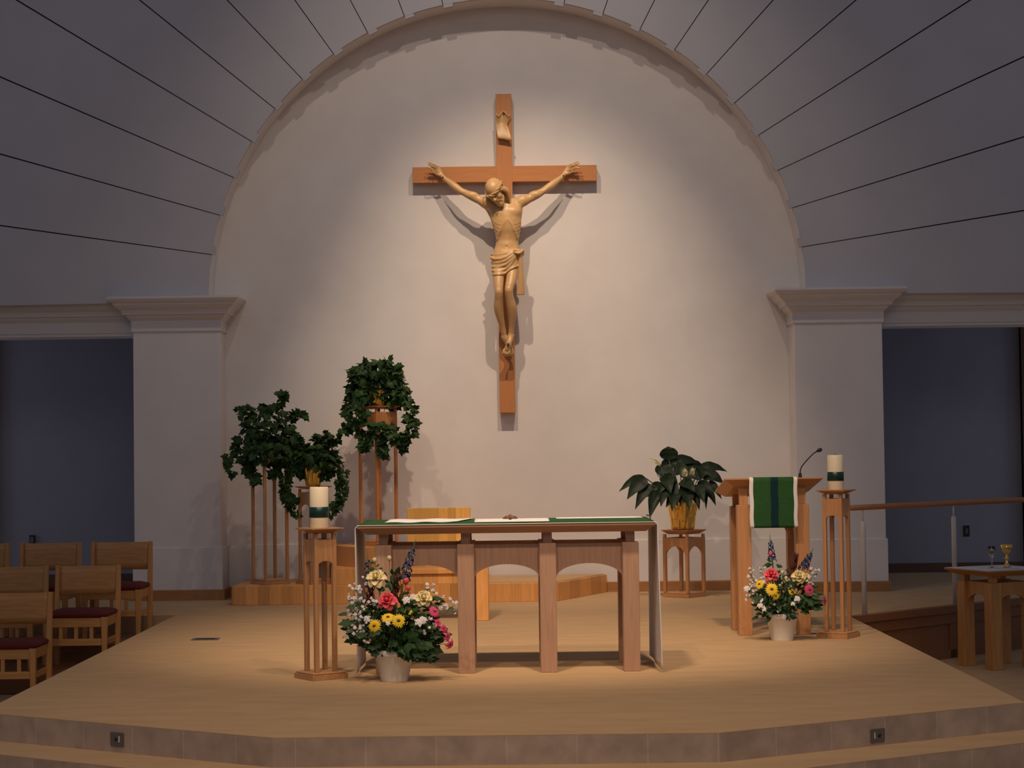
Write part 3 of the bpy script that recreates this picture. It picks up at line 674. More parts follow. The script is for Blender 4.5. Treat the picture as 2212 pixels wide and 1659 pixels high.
def leaf_shape(kind):
    if kind == 'ivy':
        o = [(0, 0), (.20, -.14), (.46, .0), (.37, .24), (.47, .50), (.25, .56), (0, 1.0), (-.25, .56), (-.47, .50), (-.37, .24), (-.46, .0), (-.20, -.14)]
    else:
        o = [(0, 0), (.16, .12), (.24, .36), (.20, .66), (0, 1.0), (-.20, .66), (-.24, .36), (-.16, .12)]
    return o
def add_leaf(mb, p, d, nrm, size, kind='ivy', mat=0, fold=0.25, droop=0.3):
    """a lobed leaf: base p, direction d, facing nrm; folded along the midrib and drooping at the tip"""
    d = Vector(d).normalized(); n = Vector(nrm); n = (n - d * n.dot(d))
    if n.length < 1e-4: n = d.orthogonal()
    n.normalize(); x = d.cross(n)
    pts = leaf_shape(kind); vs = []
    def P(u, v): return Vector(p) + (x * u + d * v - n * (fold * abs(u) + droop * v * v * 0.5)) * size
    mid = [P(0, 0.0), P(0, 0.45), P(0, 0.75)]
    m = len(pts); vs = [P(*q) for q in pts] + [P(0, .25), P(0, .55)]
    c1, c2 = m, m + 1; fs = []
    tip = pts.index((0, 1.0))
    for i in range(m):
        j = (i + 1) % m
        if i == 0 or j == 0: fs.append((i, j, c1) )
        else:
            a, b = pts[i], pts[j]
            c = c1 if (a[1] + b[1]) / 2 < 0.4 else c2
            fs.append((i, j, c))
    # fill wedges between the two midrib points
    hi = [i for i in range(m) if True]
    fsw = []
    for i in range(m):
        j = (i + 1) % m
    for side in (1, -1):
        idx = [i for i in range(m) if pts[i][0] * side > 0]
        seq = idx if side > 0 else idx[::-1]
        for a, b in zip(seq, seq[1:]):
            ca = (pts[a][1] + pts[b][1]) / 2
        lo = None
        prev = c1
        for a, b in zip([0] + seq, seq + [tip]):
            c = c1 if (pts[a][1] + pts[b][1]) / 2 < 0.4 or 0 in (a, b) else c2
            if c != prev: fsw.append((c1, c2, a)); prev = c
    mb.add(vs, fs + fsw, mat, False)

def ivy_plant(label, base, pot, blobs, strands, n, size, seed, group='potted ivies', spring=()):
    """potted ivy: foil pot, a crown of leaves filling the given blobs, trailing runners with leaves"""
    rnd = random.Random(seed)
    t = thing('potted_ivy', label, 'plant', base, 0, group); B = Vector(base)
    foil_pot(t, pot[0], pot[1], pot[2], seed)
    mb = MB(); tot = sum(b[2] * b[2] for b in blobs)
    for (cx, cy, rx, rz, cz) in [(b[0], b[1], b[2], b[3], b[4]) for b in blobs]:
        c = Vector((cx, cy, cz)); k = int(n * rx * rx / tot)
        for _ in range(k):
            th = rnd.uniform(0, 2 * PI); zz = rnd.uniform(-0.9, 1); rr = math.sqrt(max(0, 1 - zz * zz)); q = rnd.uniform(0.55, 1.0) ** 0.6
            o = Vector((rr * math.cos(th) * rx, rr * math.sin(th) * rx * 0.85, zz * rz)) * q
            nn = Vector((o.x / rx, o.y / rx, o.z / rz)).normalized() + Vector((rnd.uniform(-.6, .6), rnd.uniform(-.6, .6) - 0.25, rnd.uniform(-.3, .6)))
            d = Vector((o.x + rnd.uniform(-.1, .1), o.y * 0.6 + rnd.uniform(-.1, .1), -0.10 + rnd.uniform(-.12, .16)))
            add_leaf(mb, c + o, d, nn, size * rnd.uniform(0.65, 1.25))
    st = MB()
    for s in strands:
        pts = [Vector(p) for p in s]; L = len(pts)
        # smooth the runner
        sm = []
        for i in range(L - 1):
            for j in range(6):
                u = j / 6; p0 = pts[max(i - 1, 0)]; p1 = pts[i]; p2 = pts[i + 1]; p3 = pts[min(i + 2, L - 1)]
                sm.append(0.5 * ((2 * p1) + (p2 - p0) * u + (2 * p0 - 5 * p1 + 4 * p2 - p3) * u * u + (3 * p1 - p0 - 3 * p2 + p3) * u ** 3))
        sm.append(pts[-1]); st.tube(sm, 0.0022, 5)
        for i, p in enumerate(sm):
            for _ in range(2 if rnd.random() < .75 else 1):
                d = Vector((rnd.uniform(-1, 1), rnd.uniform(-1, .3), rnd.uniform(-1, .35)))
                add_leaf(mb, p + d * 0.022, d, (rnd.uniform(-.7, .7), -1, rnd.uniform(-.2, .8)), size * rnd.uniform(0.6, 1.15))
    mb.build('foliage', IVY, t); st.build('vine', STEM, t)
    return t
def px(x, y, d, base): 
    v = W(x, y, d); return (v.x - base[0], v.y - base[1], v.z - base[2])
# left plant
b1 = (-2.245, 18.2, 1.337)
def S(lst, base): return [[px(x, y, 18.2 + dy, base) for x, y, dy in s] for s in lst]
ivy_plant('round bushy potted ivy nearest the left pier', b1, (0.07, 0.10, 0.15),
          [(0.0, 0, 0.25, 0.22, 0.30), (-0.12, -.03, 0.18, 0.20, 0.12), (0.17, -.03, 0.16, 0.2, 0.08), (0.0, -0.10, 0.20, 0.13, 0.06)],
          S([[(600, 870, 0), (608, 855, -.05), (612, 850, -.08)], [(540, 890, 0), (522, 880, -.05), (516, 895, -.1)], [(510, 960, 0), (498, 985, -.05), (490, 1000, -.1), (500, 1022, -.1)],
             [(630, 960, 0), (645, 985, -.1), (650, 1010, -.1), (655, 1020, -.1)], [(540, 1000, 0), (548, 1025, -.12), (552, 1034, -.14)], [(600, 990, 0), (600, 1015, -.1), (590, 1030, -.1)],
             [(632, 895, 0), (645, 893, -.02), (656, 895, -.02)], [(620, 1000, 0), (640, 1020, -.05), (660, 990, -.05)], [(525, 985, 0), (535, 1010, -.1), (540, 1018, -.1)]], b1), 560, 0.070, 11)
b2 = (-1.83, 18.13, 1.077)
ivy_plant('smaller trailing potted ivy, directly behind the left candle', b2, (0.065, 0.095, 0.17),
          [(0.07, 0, 0.16, 0.14, 0.33), (0.05, -.04, 0.20, 0.11, 0.24)],
          S([[(685, 965, 0), (692, 945, 0), (700, 936, 0)], [(705, 960, 0), (718, 950, 0), (724, 945, 0)], [(700, 985, 0), (735, 1000, -.05), (744, 1030, -.05), (742, 1060, -.05), (728, 1085, -.06), (715, 1108, -.06)],
             [(690, 990, 0), (722, 1010, -.1), (730, 1040, -.1), (735, 1075, -.1), (722, 1095, -.1)], [(660, 990, 0), (635, 1000, -.05), (618, 1030, -.05), (614, 1060, -.05), (628, 1085, -.05), (640, 1112, -.05)],
             [(655, 985, 0), (640, 965, 0), (648, 945, 0), (640, 960, 0)], [(655, 1000, 0), (630, 1020, -.08), (612, 1035, -.08), (625, 1070, -.08), (640, 1090, -.08)],
             [(690, 1000, 0), (705, 1020, -.1), (700, 1030, -.1)]], b2), 250, 0.066, 12)
b3 = (-1.235, 18.3, 1.817)
ivy_plant('largest potted ivy, on the tallest stand behind the altar', b3, (0.07, 0.10, 0.14),
          [(-0.02, 0, 0.24, 0.15, 0.29), (0.0, .12, 0.29, 0.2, 0.14), (-0.20, -.02, 0.11, 0.16, 0.10), (0.20, -.02, 0.11, 0.16, 0.10)],
          S([[(800, 830, 0), (765, 850, -.05), (748, 890, -.05), (755, 925, -.05), (740, 925, -.05)], [(790, 850, 0), (762, 880, -.1), (765, 920, -.1), (785, 950, -.1), (788, 968, -.1)],
             [(840, 820, 0), (875, 850, -.05), (893, 890, -.05), (890, 925, -.05), (875, 955, -.05), (868, 965, -.05)], [(845, 840, 0), (880, 870, -.1), (882, 910, -.1), (868, 940, -.1), (850, 950, -.1)],
             [(775, 905, 0), (790, 910, -.12), (815, 920, -.15), (840, 915, -.15), (845, 935, -.15)], [(770, 930, 0), (800, 935, -.1), (830, 940, -.1), (850, 930, -.1)], [(770, 850, 0), (785, 880, -.1), (780, 900, -.12), (760, 920, -.1)],
             [(800, 800, 0), (820, 785, 0), (840, 778, 0)], [(780, 800, 0), (770, 800, 0), (762, 815, 0)], [(840, 795, 0), (852, 790, 0), (858, 800, 0)], [(800, 925, -.05), (795, 950, -.1), (788, 970, -.1)], [(820, 945, -.1), (825, 965, -.1), (823, 978, -.1)]], b3), 600, 0.072, 13)

# ------------------------------------------------------------------ peace lily
pl = thing('peace_lily', 'potted peace lily with broad dark leaves and a few white flowers', 'plant', (1.615, 18.2, 0.627))
PB = Vector((1.615, 18.2, 0.627))
foil_pot(pl, 0.10, 0.135, 0.235, 5)
def blade(mb, a, c, b, wid, curl, mat=0, facing=(0, -1, 0.5), pts=9, tipw=0.02):
    """broad leaf from a (stalk end) over c to tip b"""
    a, c, b = Vector(a), Vector(c), Vector(b); vs = []; fs = []; F = Vector(facing)
    for i in range(pts + 1):
        u = i / pts; p = a * (1 - u) ** 2 + c * 2 * u * (1 - u) + b * u * u
        t = ((c - a) * (1 - u) + (b - c) * u).normalized(); s = t.cross(F).normalized(); n = s.cross(t)
        ww = wid / 2 * (math.sin(PI * min(1, u ** 0.64)) ** 0.95 if 0 < u < 1 else 0.02)
        for k in (-1, -.5, 0, .5, 1): vs.append(p + s * ww * k + n * (curl * ww * (abs(k) - 0.5)) + n * 0.004 * math.sin(i * 1.7) * abs(k))
    for i in range(pts):
        for k in range(4): q = i * 5 + k; fs.append((q, q + 1, q + 6, q + 5))
    mb.add(vs, fs, mat, True)
# photo measurements of the leaves: stalk end, tip, width (px), depth offset, sag
LV = [((1445, 994), (1443, 964), 36, 0.0, 0), ((1392, 1031), (1340, 1058), 18, -.05, -4), ((1396, 1033), (1357, 1074), 30, -.1, -6), ((1405, 1046), (1374, 1095), 24, -.12, -6),
      ((1420, 1060), (1404, 1115), 24, -.16, -5), ((1510, 1012), (1567, 1016), 20, .04, -6), ((1513, 1026), (1561, 1042), 28, -.05, -8), ((1528, 1043), (1557, 1074), 18, -.08, -5),
      ((1525, 1058), (1545, 1088), 16, -.1, -4), ((1500, 1064), (1510, 1098), 14, -.15, -3), ((1524, 1064), (1525, 1097), 8, -.12, -2), ((1450, 1000), (1508, 1000), 22, .08, -8),
      ((1443, 1012), (1466, 990), 18, .02, 0), ((1425, 1018), (1462, 1042), 28, -.1, -4), ((1470, 1022), (1512, 1036), 28, -.12, -5), ((1440, 1040), (1462, 1088), 30, -.2, -6),
      ((1490, 1042), (1470, 1090), 26, -.2, -6), ((1456, 1028), (1425, 1062), 26, -.18, -5), ((1500, 1034), (1532, 1020), 26, -.06, -5), ((1450, 1050), (1412, 1082), 24, -.18, -4),
      ((1485, 1052), (1508, 1090), 24, -.2, -5), ((1430, 1048), (1400, 1070), 22, -.05, -3), ((1480, 1010), (1520, 1008), 22, .1, -6), ((1420, 1025), (1442, 1014), 24, .04, -6),
      ((1468, 1060), (1440, 1092), 24, -.2, -3), ((1505, 1050), (1540, 1062), 24, -.15, -8), ((1430, 1010), (1470, 1005), 26, 0.02, -6), ((1470, 1040), (1500, 1060), 26, -.22, -3), ((1460, 1055), (1452, 1100), 26, -.26, -5), ((1482, 1055), (1489, 1098), 26, -.27, -5), ((1440, 1050), (1428, 1090), 24, -.24, -5), ((1502, 1048), (1520, 1082), 24, -.22, -5), ((1455, 1018), (1490, 1022), 28, -.08, -5), ((1436, 1030), (1448, 1062), 28, -.2, -4)]
lm = MB(); sm_ = MB()
for (a, b, wd, dy, sag) in LV:
    A = W(a[0], a[1], 18.2 + dy * .6) - PB; Bp = W(b[0], b[1], 18.2 + dy * 1.4) - PB; m = (A + Bp) / 2; m.z += 0.035 - sag * 0.004; m.y -= 0.03
    Bp += (Bp - A) * 0.06 + Vector((0, 0, -0.012)); blade(lm, A, m, Bp, wd * 0.00433 * 1.12, 0.28, pts=12)
    root = Vector((A.x * 0.15, A.y * 0.15, 0.22)); mid = (root + A) / 2 + Vector((A.x * 0.12, 0, 0.05)); sm_.tube([root, mid, A], 0.004, 5)
lm.build('foliage', LILYL, pl); sm_.build('stalks', STEM, pl)
SPA = plain('white_spathe', (0.62, 0.66, 0.42), 0.6)
for (a, b, wd) in (((1427, 1006), (1402, 990), 8), ((1478, 1030), (1479, 1010), 14), ((1494, 1026), (1496, 1009), 11)):
    A = W(a[0], a[1], 18.0) - PB; Bp = W(b[0], b[1], 17.98) - PB; s_ = MB()
    blade(s_, A, (A + Bp) / 2 + Vector((0, -0.02, 0.01)), Bp, wd * 0.0046, 0.7, 0); s_.tube([A, A + (Bp - A) * .4 + Vector((0, -.012, 0)), A + (Bp - A) * .75 + Vector((0, -.012, 0))], [0.004, 0.006, 0.004], 6, 1)
    s_.tube([Vector((A.x * .3, 0, .22)), Vector((A.x * .7, A.y * .7, (A.z + .22) / 2)), A], 0.0035, 5, 2)
    s_.build('spathe', [SPA, CREAMR, STEM], pl)

# ------------------------------------------------------------------ flower arrangements
def petal(mb, c, axis, side, length, wid, cup, curl, mat, nu=4, nv=5, lift=0.0, point=0.0):
    """a petal growing from c along side, cupped about axis"""
    axis = Vector(axis).normalized(); side = Vector(side); side = (side - axis * side.dot(axis)).normalized(); tan = axis.cross(side); vs = []; fs = []
    for j in range(nv + 1):
        v = j / nv; th = cup * (1 - v * 0.6) + curl * v * v
        w_ = wid * (math.sin(PI * (0.12 + 0.80 * v ** (0.7 + point))) ** 0.7 if v < 1 else (0.55 - point * .4))
        r = length * v * math.cos(th) + lift; h = length * v * math.sin(th)
        for i in range(nu + 1):
            u = (i / nu - .5) * 2
            vs.append(Vector(c) + side * (r - 0.12 * length * u * u * v) + tan * (u * w_ / 2) + axis * (h + 0.18 * wid * u * u * (1 if cup > 0.3 else .3)))
    for j in range(nv):
        for i in range(nu): q = j * (nu + 1) + i; fs.append((q, q + 1, q + nu + 2, q + nu + 1))
    mb.add(vs, fs, mat, True)
def frame(axis):
    a = Vector(axis).normalized(); x = a.orthogonal().normalized(); return a, x, a.cross(x)
def rose_mb(c, axis, R, rnd, open_=1.0):
    mb = MB(); a, x, y = frame(axis); c = Vector(c)
    for ring, (n, ln, wd, cd, cl_) in enumerate(((5, 1.10, 1.30, 34, -.45), (5, 1.00, 1.20, 52, -.15), (5, .86, 1.0, 68, .25), (4, .70, .8, 80, .7), (3, .55, .55, 88, 1.0))):
        for k in range(n):
            an = 2 * PI * (k + ring * .5) / n + rnd.uniform(-.25, .25); s = x * math.cos(an) + y * math.sin(an)
            petal(mb, c - a * R * (.32 - .05 * ring) + s * R * .03 * (5 - ring), a, s, R * ln * rnd.uniform(.92, 1.06), R * wd, math.radians(cd), cl_, 0)
    mb.ball(c + a * R * 0.25, R * 0.22, 0, 8, 6)
    for k in range(5):
        an = k * 1.2566; s = x * math.cos(an) + y * math.sin(an); petal(mb, c - a * R * 0.3, a, s, R * 0.7, R * .25, 0.2, -.3, 1, point=.6)
    return mb
def bud_mb(c, axis, R, rnd):
    mb = MB(); a, x, y = frame(axis); c = Vector(c); rot = Matrix((x, y, a)).transposed()
    mb.ball(c + a * R * .25, R * .62, 0, 12, 8, sc=(1, 1, 1.35), rot=rot)
    for k in range(5):
        an = k * 2.4; s = x * math.cos(an) + y * math.sin(an); petal(mb, c - a * R * .55 + s * R * .30, a, s, R * 1.45, R * 1.05, math.radians(80), .95, 0)
    for k in range(5):
        an = k * 1.2566; s = x * math.cos(an) + y * math.sin(an); petal(mb, c - a * R * .62 + s * R * .2, a, s, R * .8, R * .38, 1.2, .5, 1, point=.6)
    return mb
def gerbera_mb(c, axis, R, rnd):
    mb = MB(); a, x, y = frame(axis); c = Vector(c)
    for ring, (n, l, h) in enumerate(((18, 1.0, 0), (16, 0.8, .06), (12, .5, .1))):
        for k in range(n):
            an = 2 * PI * (k + ring * .5) / n + rnd.uniform(-.06, .06); s = x * math.cos(an) + y * math.sin(an)
            petal(mb, c + a * R * h, a, s, R * l * rnd.uniform(.9, 1.05) * .85, R * 0.26, 0.18 + .1 * ring, -0.15, 0, nu=2, nv=3, lift=R * .15, point=.5)
    mb.ball(c + a * R * .12, R * .24, 2, 12, 6, sc=(1, 1, .7)); return mb
def blossom_mb(c, axis, R, rnd, n=5, centre=True):
    mb = MB(); a, x, y = frame(axis); c = Vector(c); o = rnd.uniform(0, 6)
    for k in range(n):
        an = o + 2 * PI * k / n; s = x * math.cos(an) + y * math.sin(an)
        petal(mb, c, a, s, R * rnd.uniform(.85, 1.1), R * (0.9 if n < 6 else .6), 0.55, -.5, 0, nu=2, nv=3, point=.3)
    mb.ball(c + a * R * .15, R * .16, 2, 6, 4); return mb
def stem_to(mb, p, root, mat=1, r=0.0022):
    p = Vector(p); root = Vector(root); m = (p + root) / 2 + Vector((p.x * .12, p.y * .1, 0.02)); mb.tube([root, m, p], r, 5, mat)

def arrangement(label, base, k, pot, items, leaves, sprigs, seed):
    """white pot of mixed flowers; each flower measured in the photo as (kind, px, py, depth offset, size px)"""
    rnd = random.Random(seed); B = Vector(base)
    t = thing('flower_arrangement', label, 'flowers', base, 0, 'flower arrangements in white pots')
    r0, r1, h = pot
    MB().lathe([(r0 * .97, 0), (r0, 0.006), (r0 + (r1 - r0) * .8, h * .80), (r1 * .985, h * .82), (r1, h * .84), (r1 * 1.02, h - .004), (r1 * 1.0, h), (r1 * .93, h), (r1 * .90, h * .9)], seg=48).build('pot', POTW, t); pot_o = t.children[0]
    MB().lathe([(r1 * .90, h * .88), (0.01, h * .93)], seg=24).build('soil', SOIL, pot_o)
    pxm = base[1] / FPX                                          # metres per photo pixel at this distance
    def at(x, y, dy): return W(x, y, base[1] + dy) - B
    root = Vector((0, 0, h * .93))
    fol = MB()
    for (x, y, dy, n, spread, size, kind) in leaves:
        c = at(x, y, dy)
        for _ in range(n):
            o = Vector((rnd.gauss(0, spread), rnd.gauss(0, spread * .8), rnd.gauss(0, spread * .8)))
            d = Vector((c.x + o.x * 2 + rnd.uniform(-.05, .05), -0.05 + o.y, rnd.uniform(-.14, .10)))
            add_leaf(fol, c + o, d, (rnd.uniform(-.6, .6), -1, rnd.uniform(0, 1.1)), size * rnd.uniform(.6, 1.2), kind)
    fol.build('foliage', LEAF, t)
    greens = MB()
    MATS = {'rose_cream': CREAMR, 'rose_pink': PINKR, 'bud_cream': CREAMR, 'bud_pink': PINKR, 'gerbera_yellow': YELLOW, 'gerbera_pink': MAGENT, 'lily_pink': MAGENT, 'white': WHITEF}
    for it in items:
        kind, x, y, dy, sz = it[:5]; p = at(x, y, dy); R = sz * pxm / 2
        up = Vector((p.x * 0.9, -0.75 + rnd.uniform(-.15, .15), 0.55 + rnd.uniform(-.15, .15)))
        if len(it) > 5: up = Vector(it[5])
        if kind.startswith('rose'): mb = rose_mb(p, up, R, rnd); nm = 'rose'
        elif kind.startswith('bud'): mb = bud_mb(p, (p.x * .5, -.45, 1), R, rnd); nm = 'rosebud'
        elif kind.startswith('gerbera'): mb = gerbera_mb(p, up, R, rnd); nm = 'gerbera_daisy'
        elif kind == 'lily_pink': mb = blossom_mb(p, up, R, rnd, 6); nm = 'lily'
        elif kind == 'white': mb = blossom_mb(p, up, R, rnd, 5); nm = 'white_blossom'
        elif kind == 'delphinium':
            q = at(it[5][0], it[5][1], dy); mb = MB(); n = 34
            for i in range(n):
                u = i / n; c = p + (q - p) * u; rr = R * (1.15 - .85 * u) ; an = i * 2.4; o = Vector((math.cos(an), math.sin(an), 0)) * rr
                if u > .72: mb.ball(c + o * .7, R * .24 * (1.2 - u), 1 if u > .85 else 0, 6, 4)
                else:
                    b = blossom_mb(c + o, o + Vector((0, 0, rr * .4)), R * .62 * (1.1 - .5 * u), rnd, 5); mb.add(b.v, b.f, 0, True)
            mb.tube([p, (p + q) / 2, q], [0.004, 0.003, 0.0015], 6, 1); stem_to(mb, p, root, 1, 0.0035)
            mb.build('delphinium_spike', [BLUEF, STEM, STEM], t); continue
        elif kind == 'plume':
            mb = MB(); n = 46
            q = at(it[5][0], it[5][1], dy)
            for i in range(n):
                u = rnd.random(); c = p + (q - p) * u + Vector((rnd.gauss(0, R * .45 * (1.2 - u)), rnd.gauss(0, R * .4), 0))
                mb.tube([c, c + Vector((rnd.uniform(-.012, .012), rnd.uniform(-.01, .01), .02)), c + Vector((rnd.uniform(-.02, .02), rnd.uniform(-.015, .015), .045))], [0.005, 0.004, 0.001], 5)
            stem_to(mb, p, root, 1); mb.build('red_plume', [PLUME, STEM], t); continue
        stem_to(mb, p - Vector(up).normalized() * R * .2, root)
        mb.build(nm, [MATS[kind], STEM, BROWNC if kind != 'white' else CREAMR], t)['label'] = {'rose_cream': 'cream rose', 'rose_pink': 'pink rose', 'bud_cream': 'cream rosebud', 'bud_pink': 'pink rosebud', 'gerbera_yellow': 'yellow daisy', 'gerbera_pink': 'magenta daisy', 'lily_pink': 'magenta lily', 'white': 'white blossom'}[kind]
    # airy white sprigs
    for (x, y, dy, n, sp) in sprigs:
        c = at(x, y, dy); sg = MB()
        stem_to(sg, c, root, 1, 0.0018)
        for _ in range(int(n * 1.5)):
            o = Vector((rnd.gauss(0, sp), rnd.gauss(0, sp * .6), rnd.gauss(0, sp)))
            b = blossom_mb(c + o, (rnd.uniform(-1, 1), -1, rnd.uniform(0, 1)), rnd.uniform(.009, .016), rnd, 5); sg.add(b.v, b.f, 0, True)
            sg.tube([c, c + o * .5 + Vector((0, 0, -.006)), c + o], 0.0012, 4, 1)
            add_leaf(sg, c + o * .7, o + Vector((0, 0, -.01)), (0, -1, .4), 0.024, 'leaf', 1)
        sg.build('white_sprig', [WHITEF, STEM], t)
    return t
arrangement('mixed flowers in a white pot standing in front of the altar, at its left', (-0.715, 11.885, 0.0005), 1, (0.084, 0.118, 0.19),
    [('rose_cream', 812, 1247, -.06, 37), ('rose_pink', 836, 1296, -.13, 36, (-.1, -.8, .55)), ('rose_cream', 915, 1291, -.08, 34), ('bud_pink', 877, 1258, -.03, 19), ('bud_pink', 882, 1273, -.05, 15),
     ('bud_cream', 841, 1208, 0, 15), ('bud_cream', 809, 1212, 0, 15), ('gerbera_pink', 938, 1321, -.1, 30, (.6, -.6, .5)), ('gerbera_yellow', 809, 1352, -.17, 31, (-.3, -.9, .15)), ('gerbera_yellow', 838, 1334, -.16, 32, (0, -.7, .8)),
     ('gerbera_yellow', 861, 1341, -.19, 33, (.1, -.95, .25)), ('gerbera_yellow', 884, 1320, -.08, 27, (.1, -.5, .9)), ('white', 905, 1344, -.18, 22), ('white', 914, 1338, -.15, 20), ('white', 878, 1296, -.08, 22), ('white', 892, 1290, -.06, 20),
     ('lily_pink', 958, 1358, -.1, 26, (.8, -.6, .2)), ('lily_pink', 966, 1375, -.1, 26, (.9, -.6, 0)), ('lily_pink', 972, 1392, -.08, 28, (.7, -.7, -.4)), ('lily_pink', 945, 1345, -.1, 24, (.7, -.6, .3)), ('white', 838, 1347, -.2, 12),
     ('delphinium', 798, 1268, .03, 17, (793, 1190)), ('delphinium', 872, 1252, .02, 21, (898, 1164)), ('plume', 798, 1310, -.03, 30, (800, 1262)), ('plume', 856, 1302, 0, 26, (858, 1248))],
    [(830, 1385, -.06, 46, .05, .062, 'ivy'), (895, 1390, -.06, 46, .05, .068, 'ivy'), (930, 1372, -.05, 30, .04, .066, 'ivy'), (865, 1372, -.02, 50, .06, .07, 'ivy'), (800, 1370, -.04, 30, .045, .06, 'ivy'), (850, 1335, .0, 50, .06, .06, 'leaf'),
     (910, 1330, -.02, 36, .05, .06, 'leaf'), (800, 1325, -.01, 36, .05, .055, 'leaf'), (832, 1262, .0, 8, .03, .055, 'leaf'), (850, 1245, .0, 5, .02, .065, 'leaf'), (862, 1290, .02, 18, .04, .06, 'leaf'), (935, 1295, -.03, 10, .03, .05, 'leaf'),
     (880, 1398, -.12, 14, .03, .068, 'ivy'), (915, 1402, -.1, 10, .03, .066, 'ivy'), (870, 1330, -.05, 40, .05, .06, 'leaf'), (780, 1340, -.02, 24, .04, .05, 'leaf'), (812, 1215, 0, 4, .02, .035, 'leaf'), (826, 1232, 0, 5, .02, .045, 'leaf')],
    [(765, 1300, -.02, 10, .03), (775, 1330, -.06, 11, .03), (758, 1320, 0, 8, .03), (785, 1355, -.1, 10, .03), (768, 1275, .02, 6, .025), (800, 1340, -.08, 8, .03), (795, 1255, .0, 6, .02), (752, 1372, -.02, 4, .03), (790, 1375, -.1, 6, .03),
     (925, 1272, .0, 6, .025), (955, 1300, -.02, 5, .025), (978, 1310, -.02, 5, .025), (925, 1350, -.1, 8, .025), (810, 1300, -.05, 8, .03), (780, 1300, .0, 8, .03), (772, 1350, -.04, 8, .03)], 21)
arrangement('mixed flowers in a white pot on the carpet in front of the lectern', (1.945, 14.03, 0.0005), 1, (0.08, 0.117, 0.195),
    [('rose_pink', 1666, 1240, -.1, 28), ('rose_cream', 1726, 1244, -.1, 28), ('rose_cream', 1741, 1247, -.06, 20), ('gerbera_yellow', 1667, 1273, -.18, 31, (0, -1, .25)), ('gerbera_yellow', 1641, 1262, -.1, 24, (-.6, -.7, .4)), ('gerbera_yellow', 1676, 1288, -.17, 17, (.1, -1, -.1)),
     ('gerbera_pink', 1748, 1274, -.1, 28, (.5, -.85, .2)), ('gerbera_pink', 1781, 1297, -.08, 26, (.93, -.35, .1)), ('bud_pink', 1665, 1198, .02, 15), ('bud_pink', 1715, 1254, -.08, 15), ('white', 1722, 1293, -.15, 18), ('white', 1713, 1304, -.15, 14),
     ('bud_cream', 1698, 1251, -.05, 13), ('bud_cream', 1690, 1238, -.03, 12), ('white', 1642, 1308, -.14, 16), ('white', 1650, 1316, -.14, 14), ('white', 1613, 1272, -.06, 18), ('white', 1652, 1256, -.08, 12),
     ('gerbera_yellow', 1711, 1278, -.08, 20, (.3, -.7, .6)), ('delphinium', 1668, 1210, .03, 14, (1663, 1154)), ('delphinium', 1734, 1228, .02, 17, (1757, 1184)), ('plume', 1712, 1238, .03, 20, (1720, 1205))],
    [(1690, 1300, -.04, 60, .055, .06, 'leaf'), (1660, 1300, -.05, 44, .045, .055, 'leaf'), (1730, 1300, -.05, 44, .045, .06, 'leaf'), (1690, 1270, -.02, 44, .05, .055, 'leaf'), (1650, 1280, -.03, 26, .04, .05, 'leaf'), (1735, 1275, -.03, 26, .04, .05, 'leaf'),
     (1680, 1318, -.08, 26, .04, .06, 'leaf'), (1745, 1305, -.04, 10, .02, .08, 'leaf'), (1756, 1306, -.04, 5, .012, .09, 'leaf'), (1672, 1222, .0, 8, .02, .05, 'leaf'), (1690, 1245, 0, 16, .035, .045, 'leaf'), (1705, 1328, -.12, 10, .015, .045, 'leaf'), (1655, 1322, -.1, 12, .025, .045, 'leaf'), (1700, 1290, -.08, 30, .05, .05, 'leaf')],
    [(1622, 1242, 0, 5, .02), (1760, 1240, 0, 6, .025), (1645, 1236, 0, 5, .02), (1622, 1285, -.05, 8, .025), (1640, 1300, -.1, 8, .025), (1700, 1262, -.08, 6, .025), (1745, 1255, -.05, 6, .025), (1715, 1318, -.1, 5, .02), (1630, 1262, -.04, 7, .025), (1670, 1310, -.12, 6, .03)], 22)
